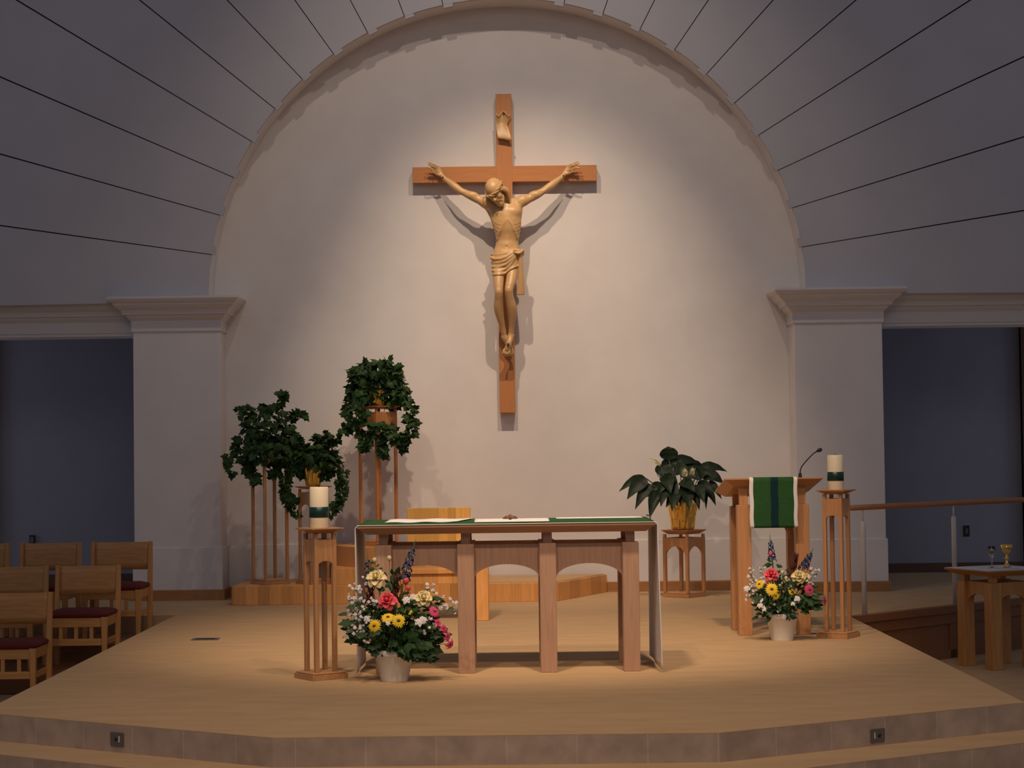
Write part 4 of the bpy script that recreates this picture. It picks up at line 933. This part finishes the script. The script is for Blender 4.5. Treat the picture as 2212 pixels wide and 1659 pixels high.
# ------------------------------------------------------------------ crucifix
class Field:
    """signed distance field on a grid, sculpted from blended tapered limbs and ellipsoids, meshed by surface nets"""
    def __init__(s, lo, hi, h):
        s.lo = np.array(lo, float); s.h = h
        s.n = np.ceil((np.array(hi) - s.lo) / h).astype(int) + 1
        s.ax = [(s.lo[i] + h * np.arange(s.n[i])).astype(np.float32) for i in range(3)]
        s.F = np.full(s.n, 0.08, np.float32)
    def reg(s, lo, hi):
        a = np.clip(np.floor((np.array(lo) - s.lo) / s.h).astype(int), 0, s.n); b = np.clip(np.ceil((np.array(hi) - s.lo) / s.h).astype(int) + 1, 0, s.n)
        sl = tuple(slice(a[i], b[i]) for i in range(3))
        X = s.ax[0][sl[0]][:, None, None]; Y = s.ax[1][sl[1]][None, :, None]; Z = s.ax[2][sl[2]][None, None, :]
        return sl, X, Y, Z
    def put(s, sl, d, k, op):
        A = s.F[sl]
        if A.size == 0: return
        if op == 'sub': d = -d; h = np.clip(.5 + .5 * (d - A) / k, 0, 1); s.F[sl] = A * (1 - h) + d * h + k * h * (1 - h); return
        h = np.clip(.5 + .5 * (d - A) / k, 0, 1); s.F[sl] = d * (1 - h) + A * h - k * h * (1 - h)
    def cone(s, a, b, ra, rb, k=0.012, op='add'):
        a = np.array(a, np.float32); b = np.array(b, np.float32); r = max(ra, rb) + k + 0.025
        sl, X, Y, Z = s.reg(np.minimum(a, b) - r, np.maximum(a, b) + r); ba = b - a; L = float(ba @ ba) + 1e-9
        t = np.clip(((X - a[0]) * ba[0] + (Y - a[1]) * ba[1] + (Z - a[2]) * ba[2]) / L, 0, 1)
        d = np.sqrt((X - a[0] - t * ba[0]) ** 2 + (Y - a[1] - t * ba[1]) ** 2 + (Z - a[2] - t * ba[2]) ** 2) - (ra + (rb - ra) * t)
        s.put(sl, d, k, op)
    def chain(s, pts, k=0.012, op='add'):
        """one smooth tapering limb through the given points: splined, then blended in once"""
        q = np.array([[*p, r] for p, r in pts], float); n = len(q)
        if n > 2:
            out = []
            for i in range(n - 1):
                p0, p1, p2, p3 = q[max(i - 1, 0)], q[i], q[i + 1], q[min(i + 2, n - 1)]; m = int(np.clip(np.linalg.norm(p2[:3] - p1[:3]) / 0.012, 2, 8))
                for j in range(m):
                    u = j / m; out.append(.5 * (2 * p1 + (p2 - p0) * u + (2 * p0 - 5 * p1 + 4 * p2 - p3) * u * u + (3 * p1 - p0 - 3 * p2 + p3) * u ** 3))
            out.append(q[-1]); q = np.array(out)
        pad = q[:, 3].max() + k + 0.025; sl, X, Y, Z = s.reg(q[:, :3].min(0) - pad, q[:, :3].max(0) + pad); D = np.full(s.F[sl].shape, 0.08, np.float32)
        o = [x.start for x in sl]
        for a, b in zip(q, q[1:]):
            s2, X, Y, Z = s.reg(np.minimum(a, b)[:3] - pad, np.maximum(a, b)[:3] + pad); ba = (b - a).astype(np.float32); a = a.astype(np.float32); L = float(ba[:3] @ ba[:3]) + 1e-9
            t = np.clip(((X - a[0]) * ba[0] + (Y - a[1]) * ba[1] + (Z - a[2]) * ba[2]) / L, 0, 1)
            d = np.sqrt((X - a[0] - t * ba[0]) ** 2 + (Y - a[1] - t * ba[1]) ** 2 + (Z - a[2] - t * ba[2]) ** 2) - (a[3] + ba[3] * t)
            loc = tuple(slice(s2[i].start - o[i], s2[i].stop - o[i]) for i in range(3)); D[loc] = np.minimum(D[loc], d)
        s.put(sl, D, k, op)
    def ell(s, c, r, R=None, k=0.012, op='add'):
        c = np.array(c, np.float32); m = max(r) + k + 0.025; sl, X, Y, Z = s.reg(c - m, c + m)
        x, y, z = X - c[0], Y - c[1], Z - c[2]
        if R is not None: x, y, z = [R[i][0] * x + R[i][1] * y + R[i][2] * z for i in range(3)]
        k0 = np.sqrt((x / r[0]) ** 2 + (y / r[1]) ** 2 + (z / r[2]) ** 2); k1 = np.sqrt((x / r[0] ** 2) ** 2 + (y / r[1] ** 2) ** 2 + (z / r[2] ** 2) ** 2) + 1e-6
        s.put(sl, k0 * (k0 - 1) / k1, k, op)
    def loft(s, rows, k=0.012, grow=0.0, pw=2.0):
        """rows of (z, x centre, y centre, half width, half depth)"""
        rows = sorted(rows); z = [r[0] for r in rows]; c = [[r[i] for r in rows] for i in range(1, 5)]
        lo = (min(a - w for a, w in zip(c[0], c[2])) - .05, min(a - w for a, w in zip(c[1], c[3])) - .05, z[0] - .03); hi = (max(a + w for a, w in zip(c[0], c[2])) + .05, max(a + w for a, w in zip(c[1], c[3])) + .05, z[-1] + .03)
        sl, X, Y, Z = s.reg(lo, hi); zz = Z.ravel()
        zf = np.linspace(z[0], z[-1], 160); ker = np.hanning(15); ker /= ker.sum()
        def it(v):
            f = np.interp(zf, z, v); f = np.convolve(np.pad(f, 7, 'edge'), ker, 'valid'); return np.interp(zz, zf, f)[None, None, :].astype(np.float32)
        cx, cy, a, b = it(c[0]), it(c[1]), it(c[2]) + grow, it(c[3]) + grow
        x = np.abs(X - cx) / a; y = np.abs(Y - cy) / b
        q = (x ** pw + y ** pw) ** (1 / pw); g = np.sqrt((x / a) ** 2 + (y / b) ** 2) + 1e-6
        d = q * (q - 1) / g
        d = np.maximum(d, np.maximum(z[0] - Z, Z - z[-1])); s.put(sl, d, k, 'add')
    def front(s, x, z):
        """y of the surface nearest the viewer at (x, z)"""
        i = int(round((x - s.lo[0]) / s.h)); j = int(round((z - s.lo[2]) / s.h)); col = s.F[i, :, j]; w_ = np.where(col < 0)[0]
        return None if len(w_) == 0 else float(s.ax[1][w_[0]])
    def mesh(s, name):
        F = s.F; S = F < 0; n = s.n
        cnt = np.zeros(n - 1, np.uint8)
        for dx in (0, 1):
            for dy in (0, 1):
                for dz in (0, 1): cnt += S[dx:n[0] - 1 + dx, dy:n[1] - 1 + dy, dz:n[2] - 1 + dz]
        act = (cnt > 0) & (cnt < 8); idx = np.full(n - 1, -1, np.int32); ijk = np.argwhere(act); idx[act] = np.arange(len(ijk))
        acc = np.zeros((len(ijk), 3)); num = np.zeros(len(ijk)); I, J, K = ijk.T
        cor = [(a, b, c) for a in (0, 1) for b in (0, 1) for c in (0, 1)]; vals = {c: F[I + c[0], J + c[1], K + c[2]] for c in cor}
        for c in cor:
            for ax in range(3):
                if c[ax] == 0:
                    e = list(c); e[ax] = 1; va, vb = vals[c], vals[tuple(e)]; m = (va < 0) != (vb < 0)
                    t = np.where(m, va / np.where(m, va - vb, 1), 0); p = np.tile(np.array(c, float), (len(ijk), 1)); p[:, ax] += t
                    acc += p * m[:, None]; num += m
        V = s.lo + (ijk + acc / num[:, None]) * s.h; Q = []
        for ax in range(3):
            o1, o2 = [(1, 2), (2, 0), (0, 1)][ax]
            sa = [slice(1, n[i] - 1) for i in range(3)]; sb = list(sa); sa[ax] = slice(0, n[ax] - 1); sb[ax] = slice(1, n[ax])
            A = S[tuple(sa)]; B = S[tuple(sb)]; e = np.argwhere(A != B); fl = A[A != B]
            base = e.copy(); base[:, o1] += 1; base[:, o2] += 1
            def at(a, b):
                q = base.copy(); q[:, o1] -= a; q[:, o2] -= b; return idx[q[:, 0], q[:, 1], q[:, 2]]
            q = np.stack([at(1, 1), at(0, 1), at(0, 0), at(1, 0)], 1); q[~fl] = q[~fl][:, ::-1]; Q.append(q)
        Q = np.concatenate(Q); Q = Q[(Q >= 0).all(1)]
        # light Laplacian smoothing removes the grid staircase
        ed = np.concatenate([Q[:, [0, 1]], Q[:, [1, 2]], Q[:, [2, 3]], Q[:, [3, 0]]])
        deg = np.bincount(ed.ravel(), minlength=len(V)).astype(float)
        for lam in (0.5, -0.52, 0.5, -0.52):
            sm = np.stack([np.bincount(ed[:, 0], V[ed[:, 1], i], len(V)) + np.bincount(ed[:, 1], V[ed[:, 0], i], len(V)) for i in range(3)], 1); V = V + lam * (sm / np.maximum(deg, 1)[:, None] - V)
        me = bpy.data.meshes.new(name); me.vertices.add(len(V)); me.vertices.foreach_set('co', V.astype(np.float32).ravel())
        me.loops.add(len(Q) * 4); me.loops.foreach_set('vertex_index', Q.astype(np.int32).ravel()); me.polygons.add(len(Q))
        me.polygons.foreach_set('loop_start', np.arange(0, len(Q) * 4, 4, dtype=np.int32)); me.polygons.foreach_set('use_smooth', np.ones(len(Q), bool)); me.update(calc_edges=True); me.validate()
        return me

CY = 18.835
crx = thing('crucifix', 'large wooden crucifix with a carved figure on the white back wall', 'crucifix', (0, 0, 0))
MB().box(-0.088, 0.065, CY, CY + 0.09, 1.7495, 4.857, 0.003).build('upright_beam', CHERRY, crx)
MB().box(-0.9065, 0.8853, CY + 0.002, CY + 0.088, 3.9955, 4.1507, 0.003).build('cross_beam', CHERRYX, crx)
MB().box(-0.05, 0.05, CY + 0.09, YW - .0005, 2.4, 2.6, 0).box(-0.05, 0.05, CY + 0.09, YW - .0005, 4.0, 4.1, 0).build('wall_bracket', DARKW, crx)
def P(px_, py_, f): return np.array(W(px_, py_, CY - f))
def C(*pts): return [(P(a, b, f), r) for a, b, f, r in pts]
lo = P(918, 776, 0.46); hi = P(1256, 343, 0.0)
body = Field((lo[0] - .01, CY - 0.47, lo[2]), (hi[0] + .01, CY + 0.005, hi[2]), 0.0046)
TR = [(430, 1066, 1118, .150, .055), (440, 1056, 1127, .155, .082), (452, 1057, 1129, .165, .098), (466, 1060, 1127.5, .172, .106), (480, 1062.5, 1125.5, .176, .106), (497, 1066.5, 1124, .174, .098),
      (512, 1071, 1121.5, .163, .086), (523, 1072, 1120, .158, .080), (533, 1069.5, 1120.5, .160, .086), (545, 1065, 1123.5, .165, .098), (560, 1064, 1123.5, .170, .104), (575, 1067, 1119, .170, .096), (588, 1075, 1111, .17, .07)]
rows = []
for (py_, xl, xr, fc, fb) in TR:
    a = P(xl, py_, fc); b = P(xr, py_, fc); rows.append(((a[2] + b[2]) / 2, (a[0] + b[0]) / 2, CY - fc, (b[0] - a[0]) / 2, fb))
body.loft(rows, 0.01, 0, 2.25)
# chest, belly, ribs
for c, r in (((1079, 458, .222), (.064, .046, .046)), ((1109, 457, .226), (.064, .046, .046)), ((1094, 529, .190), (.066, .058, .062)), ((1094, 512, .19), (.045, .05, .05))): body.ell(P(*c), r, None, .03)
ribs = []
for i in range(5):
    ribs.append([(1064.5 + i * 1.9, 473 + i * 8.6), (1071 + i * 1.1, 480 + i * 7.8), (1078 - i * .3, 484.5 + i * 7.2), (1084 - i * 1.8, 484 + i * 6.8)])
    ribs.append([(1125 - i * .8, 473 + i * 8.2), (1120.5 - i * .6, 479 + i * 7.6), (1114 + i * .2, 483.5 + i * 7), (1107 + i * 1.5, 483 + i * 6.6)])
ribs += [[(1094, 474), (1086, 485), (1079, 501), (1074, 517)], [(1097, 474), (1106, 485), (1112.5, 500), (1118, 515)]]
surf = []
def resample(pl, n):
    pl = np.array(pl, float); t = np.linspace(0, len(pl) - 1, n); i = np.arange(len(pl)); return [(np.interp(v, i, pl[:, 0]), np.interp(v, i, pl[:, 1])) for v in t]
for rb in ribs:
    q = []; pts = resample(rb, 13); y0 = None
    for m_, (a, b) in enumerate(pts):
        p = P(a, b, .25); y = body.front(p[0], p[2])
        if y is None: y = CY - .17
        y = y if y0 is None else y0 * .5 + y * .5; y0 = y
        q.append((np.array([p[0], y + 0.0075, p[2]]), 0.0105 * (0.72 + .28 * math.sin(PI * m_ / 12))))
    surf.append(q)
for q in surf: body.chain(q, 0.014)
p = P(1094, 533, .25); body.ell((p[0], body.front(p[0], p[2]) - .002, p[2]), (.007, .01, .01), None, .008, 'sub')
# shoulders, collar bones, neck
body.chain(C((1080, 423, .215, .050), (1090, 442, .165, .058)), .03)
body.chain(C((1093, 445, .215, .010), (1108, 440.5, .215, .011), (1122, 436, .20, .013)), .014)
body.chain(C((1089, 447, .215, .010), (1072, 444, .21, .011), (1056, 440, .19, .013)), .014)
body.chain(C((1108, 455, .208, .032), (1121, 444, .190, .032), (1134, 433.5, .168, .032)), .018)
body.chain(C((1076, 456, .20, .034), (1060, 446, .185, .034), (1043, 437, .165, .034)), .025)
body.chain(C((1066, 474, .15, .022), (1058, 458, .15, .024), (1050, 444, .155, .028)), .022)
armL = C((1057, 440, .165, .050), (1036, 432, .160, .042), (1017, 423, .150, .0395), (1002, 415.5, .137, .033), (994, 411.5, .128, .0335), (982, 402.5, .112, .0365), (971, 394, .092, .029), (960, 385.5, .070, .0215))
armR = C((1121, 436.5, .165, .052), (1142, 429, .160, .043), (1159, 421, .150, .0395), (1172, 413.5, .138, .0335), (1180, 408, .128, .034), (1191, 400.5, .112, .037), (1203, 391, .092, .029), (1214, 382, .070, .0215))
body.chain(armL, .02); body.chain(armR, .02)
body.ell(P(1050, 437, .17), (.054, .05, .05), None, .03); body.ell(P(1129, 433, .17), (.054, .05, .05), None, .03)
body.ell(P(1020, 421.5, .168), (.055, .03, .032), None, .02); body.ell(P(1156, 419.5, .168), (.055, .03, .032), None, .02)
body.ell(P(997, 414.5, .15), (.016, .016, .016), None, .012); body.ell(P(1176.5, 412, .152), (.016, .016, .016), None, .012)
# hands: palm, four bent fingers and a thumb each
def hand(wr, palm, fingers, thumb):
    body.chain(C(wr, palm), .012)
    for kn, mid, tip in fingers:
        body.chain(C((palm[0] * .55 + wr[0] * .45, palm[1] * .55 + wr[1] * .45, palm[2], .013), (*kn, .0125)), .014)
        body.chain(C((*kn, .0108), (*mid, .0092), (*tip, .0072)), .0035)
    body.chain(C((wr[0] * .5 + palm[0] * .5, wr[1] * .5 + palm[1] * .5, palm[2] + .01, .016), (*thumb[0], .0125)), .012); body.chain(C((*thumb[0], .0115), (*thumb[1], .0098), (*thumb[2], .0078)), .004)
hand((959, 384.5, .066, .021), (949.5, 372.5, .052, .021),
     [((948.5, 361.5, .058), (938, 356.3, .085), (926.5, 350.8, .095)), ((945, 363.5, .060), (935, 360, .094), (925.5, 354.8, .112)), ((942, 366.8, .058), (933, 364.5, .086), (923.5, 361.5, .096)), ((940.5, 370.5, .052), (934.5, 369.8, .082), (933.5, 366.6, .108))],
     ((947, 378.2, .072), (940.5, 375, .098), (935, 370.2, .112)))
hand((1215, 381, .066, .021), (1224, 369.5, .052, .021),
     [((1226.5, 358.8, .058), (1236.5, 354.4, .085), (1247.8, 349.2, .095)), ((1229.5, 360.8, .060), (1240, 357, .094), (1250.5, 353, .112)), ((1232, 363.6, .058), (1242, 361.6, .086), (1252, 363.4, .096)), ((1232.5, 367.5, .052), (1239, 366.5, .082), (1240.5, 363.8, .108))],
     ((1226.5, 375.2, .072), (1233, 372.6, .098), (1238.6, 369.6, .112)))
# legs and feet
body.chain(C((1080, 572, .180, .058), (1077.5, 590, .215, .055), (1077, 606, .247, .0505), (1077.3, 622, .276, .0435), (1077.5, 634, .282, .0405), (1077.2, 646, .260, .041), (1076.8, 664, .222, .0465), (1080, 684, .188, .038), (1085, 705, .150, .0275), (1089, 722, .124, .0235), (1090, 731, .112, .024)), .008)
body.chain(C((1106, 572, .180, .059), (1106, 590, .220, .0565), (1104.3, 606, .254, .0515), (1100.5, 620, .286, .044), (1099.5, 631, .292, .041), (1101.5, 646, .268, .0415), (1105.2, 664, .233, .0475), (1106.5, 684, .200, .0385), (1105.5, 703, .168, .029), (1104, 718, .148, .0245), (1103, 728, .140, .0255)), .008)
for c in ((1077, 629.5, .305), (1098.5, 626.5, .315)): body.ell(P(*c), (.026, .022, .030), None, .016)
body.ell(P(1085.5, 727, .12), (.012, .012, .012), None, .01); body.ell(P(1108.5, 724, .146), (.012, .012, .012), None, .01)
body.chain(C((1103, 727, .140, .026), (1100, 741, .172, .026), (1095.5, 754, .162, .0245)), .016)          # upper foot, crossing over
body.chain(C((1103, 727, .132, .024), (1101, 742, .130, .022), (1096, 755, .140, .02)), .016)
for i, (kx, ky, tx, ty, r) in enumerate(((1089, 757, 1086.0, 767.5, .0098), (1092.3, 759, 1090.4, 769.3, .0086), (1095.4, 759.5, 1094.2, 769.5, .0082), (1098.2, 759, 1097.8, 768.6, .008), (1100.6, 757.5, 1101.2, 766.8, .0078))):
    body.chain(C((kx, ky, .160, r + .003), ((kx + tx) / 2, (ky + ty) / 2, .166, r), (tx, ty, .150, r * .85)), .004); body.cone(P(1096, 750, .16), P(kx, ky, .158), .014, r + .002, .012)
body.chain(C((1090, 729, .112, .025), (1097, 744, .100, .024), (1104, 757, .090, .022)), .016)
for kx, ky, tx, ty, r in ((1108, 758.5, 1110.5, 768.5, .0092), (1105.2, 760, 1107, 769.5, .0084), (1102.6, 760.5, 1103.6, 769.5, .008)): body.chain(C((kx, ky, .090, r + .003), ((kx + tx) / 2, (ky + ty) / 2, .096, r), (tx, ty, .084, r * .85)), .004)
# head, bowed forward and leaning to the viewer's left
nv = np.array([-.22, -.72, -.66]); nv /= np.linalg.norm(nv); up_ = np.array([-.35, 0, 1.]); up_ -= nv * (up_ @ nv); up_ /= np.linalg.norm(up_); rv = np.cross(up_, nv)
HR = [rv, nv, up_]; HC = P(1070, 411.5, .300)
def H(a, b, c): return HC + rv * a + nv * b + up_ * c
body.chain([(H(0, -.035, -.05), .052), (P(1086, 430, .19), .050)], .03)
def face(fd):
    fd.ell(H(0, -.008, .028), (.077, .097, .083), HR, .01)
    fd.ell(H(0, .036, -.040), (.058, .064, .078), HR, .03)
    fd.ell(H(0, .066, -.092), (.030, .030, .026), HR, .02)
    fd.chain([(H(-.05, .066, .012), .012), (H(-.018, .091, .008), .012), (H(.018, .091, .008), .012), (H(.05, .066, .012), .012)], .014)
    for s in (-1, 1):
        fd.ell(H(s * .032, .099, -.010), (.021, .018, .013), HR, .012, 'sub'); fd.ell(H(s * .031, .078, -.011), (.016, .013, .012), HR, .004)
        fd.chain([(H(s * .045, .083, -.012), .0035), (H(s * .031, .0925, -.017), .0038), (H(s * .018, .086, -.012), .0035)], .003)
        fd.ell(H(s * .040, .068, -.036), (.019, .020, .019), HR, .016); fd.ell(H(s * .010, .106, -.038), (.0085, .010, .008), HR, .006)
        fd.chain([(H(s * .078, -.002, .0), .011), (H(s * .080, -.012, -.022), .010), (H(s * .074, .0, -.04), .008)], .006)
    fd.chain([(H(0, .093, .004), .009), (H(0, .105, -.018), .010), (H(0, .118, -.036), .0118)], .007)
    fd.chain([(H(-.024, .086, -.066), .004), (H(0, .101, -.062), .0062), (H(.024, .086, -.066), .004)], .006); fd.chain([(H(-.020, .086, -.073), .004), (H(0, .099, -.074), .006), (H(.020, .086, -.073), .004)], .006)
    fd.chain([(H(-.024, .094, -.0695), .0022), (H(0, .107, -.068), .0025), (H(.024, .094, -.0695), .0022)], .004, 'sub')
    # moustache and short beard
    for s in (-1, 1): fd.chain([(H(s * .004, .100, -.055), .0065), (H(s * .026, .086, -.064), .007), (H(s * .036, .070, -.090), .009)], .007)
    fd.ell(H(0, .072, -.116), (.034, .028, .030), HR, .014); fd.chain([(H(-.048, .03, -.07), .014), (H(-.03, .06, -.112), .015), (H(0, .076, -.135), .013), (H(.03, .06, -.112), .015), (H(.048, .03, -.07), .014)], .012)
face(body)
fig = link_mesh('figure', body.mesh('figure'), CORPUS, crx); fig['label'] = 'carved tan wooden figure with outstretched arms and bowed head'
# hair: a close cap with long locks at the sides
hair = Field(HC - .26, HC + .2, 0.0046)
hair.ell(H(0, -.012, .032), (.0815, .101, .0865), HR, .01)
hair.ell(H(0, .125, -.062), (.09, .10, .095), HR, .012, 'sub')
for s in (-1, 1):
    hair.chain([(H(s * .066, .045, .012), .012), (H(s * .083, .012, -.015), .018), (H(s * .088, -.012, -.062), .021), (H(s * .078, -.01, -.112), .019), (H(s * .066, .004, -.150), .009)], .012)
    hair.chain([(H(s * .06, -.04, -.02), .025), (H(s * .07, -.05, -.08), .026), (H(s * .06, -.045, -.135), .016)], .012)
    for j in range(4): hair.chain([(H(s * .083, .03 - j * .02, .01), .003), (H(s * .108, .006 - j * .016, -.06), .0032), (H(s * .095, .004 - j * .012, -.115), .003)], .004, 'sub')
hm = link_mesh('hair', hair.mesh('hair'), CORPUS, fig)
# crown of thorns: three twisted strands
cm = MB()
for k in range(3):
    pts = []
    for i in range(73):
        a = 2 * PI * i / 72; w_ = a * 4 + k * 2.094; ra = 1 + .07 * math.cos(w_); pts.append(H(.088 * ra * math.cos(a), -.006 + .108 * ra * math.sin(a), .022 + .010 * math.sin(w_) + .012 * math.sin(a * 2 + 1)))
    cm.tube(pts, 0.0072, 7)
rt = random.Random(3)
for i in range(9):
    a = i * .7 + .2; p0 = H(.090 * math.cos(a), -.006 + .110 * math.sin(a), .022); d_ = rv * math.cos(a) + nv * math.sin(a) + up_ * rt.uniform(-.8, .8); cm.tube([p0, p0 + d_ * .008, p0 + d_ * .016], [0.0045, 0.003, 0.0008], 5)
cm.build('crown_of_thorns', CORPUS, fig)
# loincloth: wrap following the hips, sweeping folds, knot and hanging end
cl_lo = P(1052, 646, .40); cl_hi = P(1140, 530, 0)
clo = Field((cl_lo[0], CY - .36, cl_lo[2]), (cl_hi[0], CY - .02, cl_hi[2]), 0.0042)
clo.loft(rows, .01, .010, 2.25)
for ch_ in (C((1080, 570, .180, .070), (1078, 590, .215, .066), (1077, 606, .245, .062)), C((1106, 568, .180, .072), (1106, 590, .220, .067), (1104.5, 606, .252, .063))): clo.chain(ch_, .025)
_, X, Y, Z = clo.reg(clo.lo, clo.lo + clo.n * clo.h)
def zline(pts):
    xs = [P(a, b, .27)[0] for a, b in pts]; zs = [P(a, b, .27)[2] for a, b in pts]; return np.interp(clo.ax[0], xs, zs)[:, None, None].astype(np.float32)
topz = zline([(1052, 545), (1062, 545), (1078, 548), (1096, 546), (1106, 541.5), (1113, 538), (1140, 537)])
hemz = zline([(1052, 595), (1080, 594), (1090, 591.5), (1100, 584), (1108, 578.5), (1118, 576), (1140, 575)])
clo.F = np.maximum(clo.F, np.maximum(Z - topz, hemz - Z))
folds = [([(1062, 548.5), (1080, 550), (1096, 546.5), (1108, 540.5), (1115, 538.5)], .013), ([(1061, 556), (1070, 559.5), (1082, 559.5), (1094, 555), (1105, 547), (1115, 541), (1120, 541)], .0185), ([(1063, 566.5), (1078, 567.5), (1092, 563.5), (1104, 555), (1113, 546)], .0145),
         ([(1063, 575.5), (1078, 576.5), (1093, 571.5), (1106, 560), (1115, 547.5)], .013), ([(1063, 584.5), (1078, 586), (1092, 581), (1103, 571), (1111, 558), (1117, 548)], .0125), ([(1063.5, 593.5), (1078, 593.5), (1091, 590.5), (1101, 583), (1110, 577.5), (1118, 574)], .0085)]
runs = []
for pts, r in folds:
    q = resample(pts, 19); ys = []
    for a, b in q:
        p = P(a, b, .26); y = clo.front(p[0], p[2]); ys.append(np.nan if y is None else y)
    ys = np.array(ys); ok = ~np.isnan(ys); ys = np.interp(np.arange(19), np.arange(19)[ok], ys[ok])
    for _ in range(4): ys[1:-1] = (ys[:-2] + 2 * ys[1:-1] + ys[2:]) / 4
    runs.append([(np.array([P(a, b, .26)[0], y + .25 * r, P(a, b, .26)[2]]), r * (0.85 + .3 * m_ / 18)) for m_, ((a, b), y) in enumerate(zip(q, ys))])
for q in runs: clo.chain(q, .005)
kf = .265
for c, r in (((1120, 542.5, kf), (.026, .026, .018)), ((1127.5, 541.5, kf - .02), (.020, .022, .019)), ((1113.5, 541, kf + .01), (.02, .018, .013)), ((1130, 547, kf - .03), (.012, .014, .026))): clo.ell(P(*c), r, None, .006)
clo.chain(C((1112, 545, kf + .015, .011), (1120, 547, kf + .02, .012), (1126, 544, kf + .01, .011), (1130, 540, kf - .01, .010)), .005)
tl = []
for (py_, xl, xr, fc, fb) in [(546, 1120, 1128.5, kf - .01, .018), (560, 1120, 1129, .245, .020), (580, 1120.2, 1130, .235, .021), (605, 1119, 1132.2, .225, .024), (625, 1117, 1133, .215, .026), (637, 1114.5, 1133.2, .208, .026)]:
    a = P(xl, py_, fc); b = P(xr, py_, fc); tl.append(((a[2] + b[2]) / 2, (a[0] + b[0]) / 2, CY - fc, (b[0] - a[0]) / 2, fb))
clo.loft(tl, .006)
for pts, r in (([(1123.2, 550, .272), (1123, 575, .262), (1122, 605, .252), (1119.5, 640, .237)], .007), ([(1127, 556, .266), (1128, 590, .258), (1128.5, 640, .236)], .006)):
    clo.chain([(P(a, b, f), r) for a, b, f in pts], .008, 'sub')
link_mesh('loincloth', clo.mesh('loincloth'), CORPUS, fig)
NAIL = plain('dark_iron', (0.05, 0.025, 0.018), 0.5)
for (a, b, f, s_) in ((1097.5, 744.5, .20, .012), (956.8, 383.5, .090, .0075), (1217, 380, .090, .0075)):
    p = P(a, b, f); MB().box(p[0] - s_, p[0] + s_, p[1] - .004, p[1] + .03, p[2] - s_ * 1.1, p[2] + s_ * 1.1, .003).build('nail', NAIL, fig)['label'] = 'dark iron nail head'
# scroll above the figure
def scr(u, v):
    y0, y1 = 247, 299
    xl = np.interp(v, [0, .4, .75, 1], [1071.5, 1071.5, 1073, 1076]); xr = np.interp(v, [0, .18, .42, .7, 1], [1102.5, 1100.5, 1095.5, 1101, 1105.5])
    top = np.interp(u, [0, .16, .30, .5, .70, .88, 1], [244, 251, 245, 238.5, 243.5, 251, 246])
    yy = top + (y1 + 4 * u - top) * v
    f = np.interp(v, [0, .1, .3, .42, .6, .85, .97, 1], [.055, .035, .025, .022, .04, .058, .062, .05]) + (.012 * math.sin(u * 2 * PI * 1.5 + .8) * max(0, 1 - v * 3))
    p = P(xl + (xr - xl) * u, yy, f); return tuple(p)
sc_ = cloth_grid(scr, 28, 28, 0.010, 'scroll', CORPUS, crx); sc_['label'] = 'carved tan scroll with curling edges'
q0 = P(1076, 296, .052); q1 = P(1105.5, 303, .052); MB().tube([q0, q1], 0.011, 10).build('rolled_edge', CORPUS, sc_)
p = P(1088.5, 244.5, .05); MB().ball(p, .012, sc=(1, .6, 1)).build('nail', NAIL, sc_)
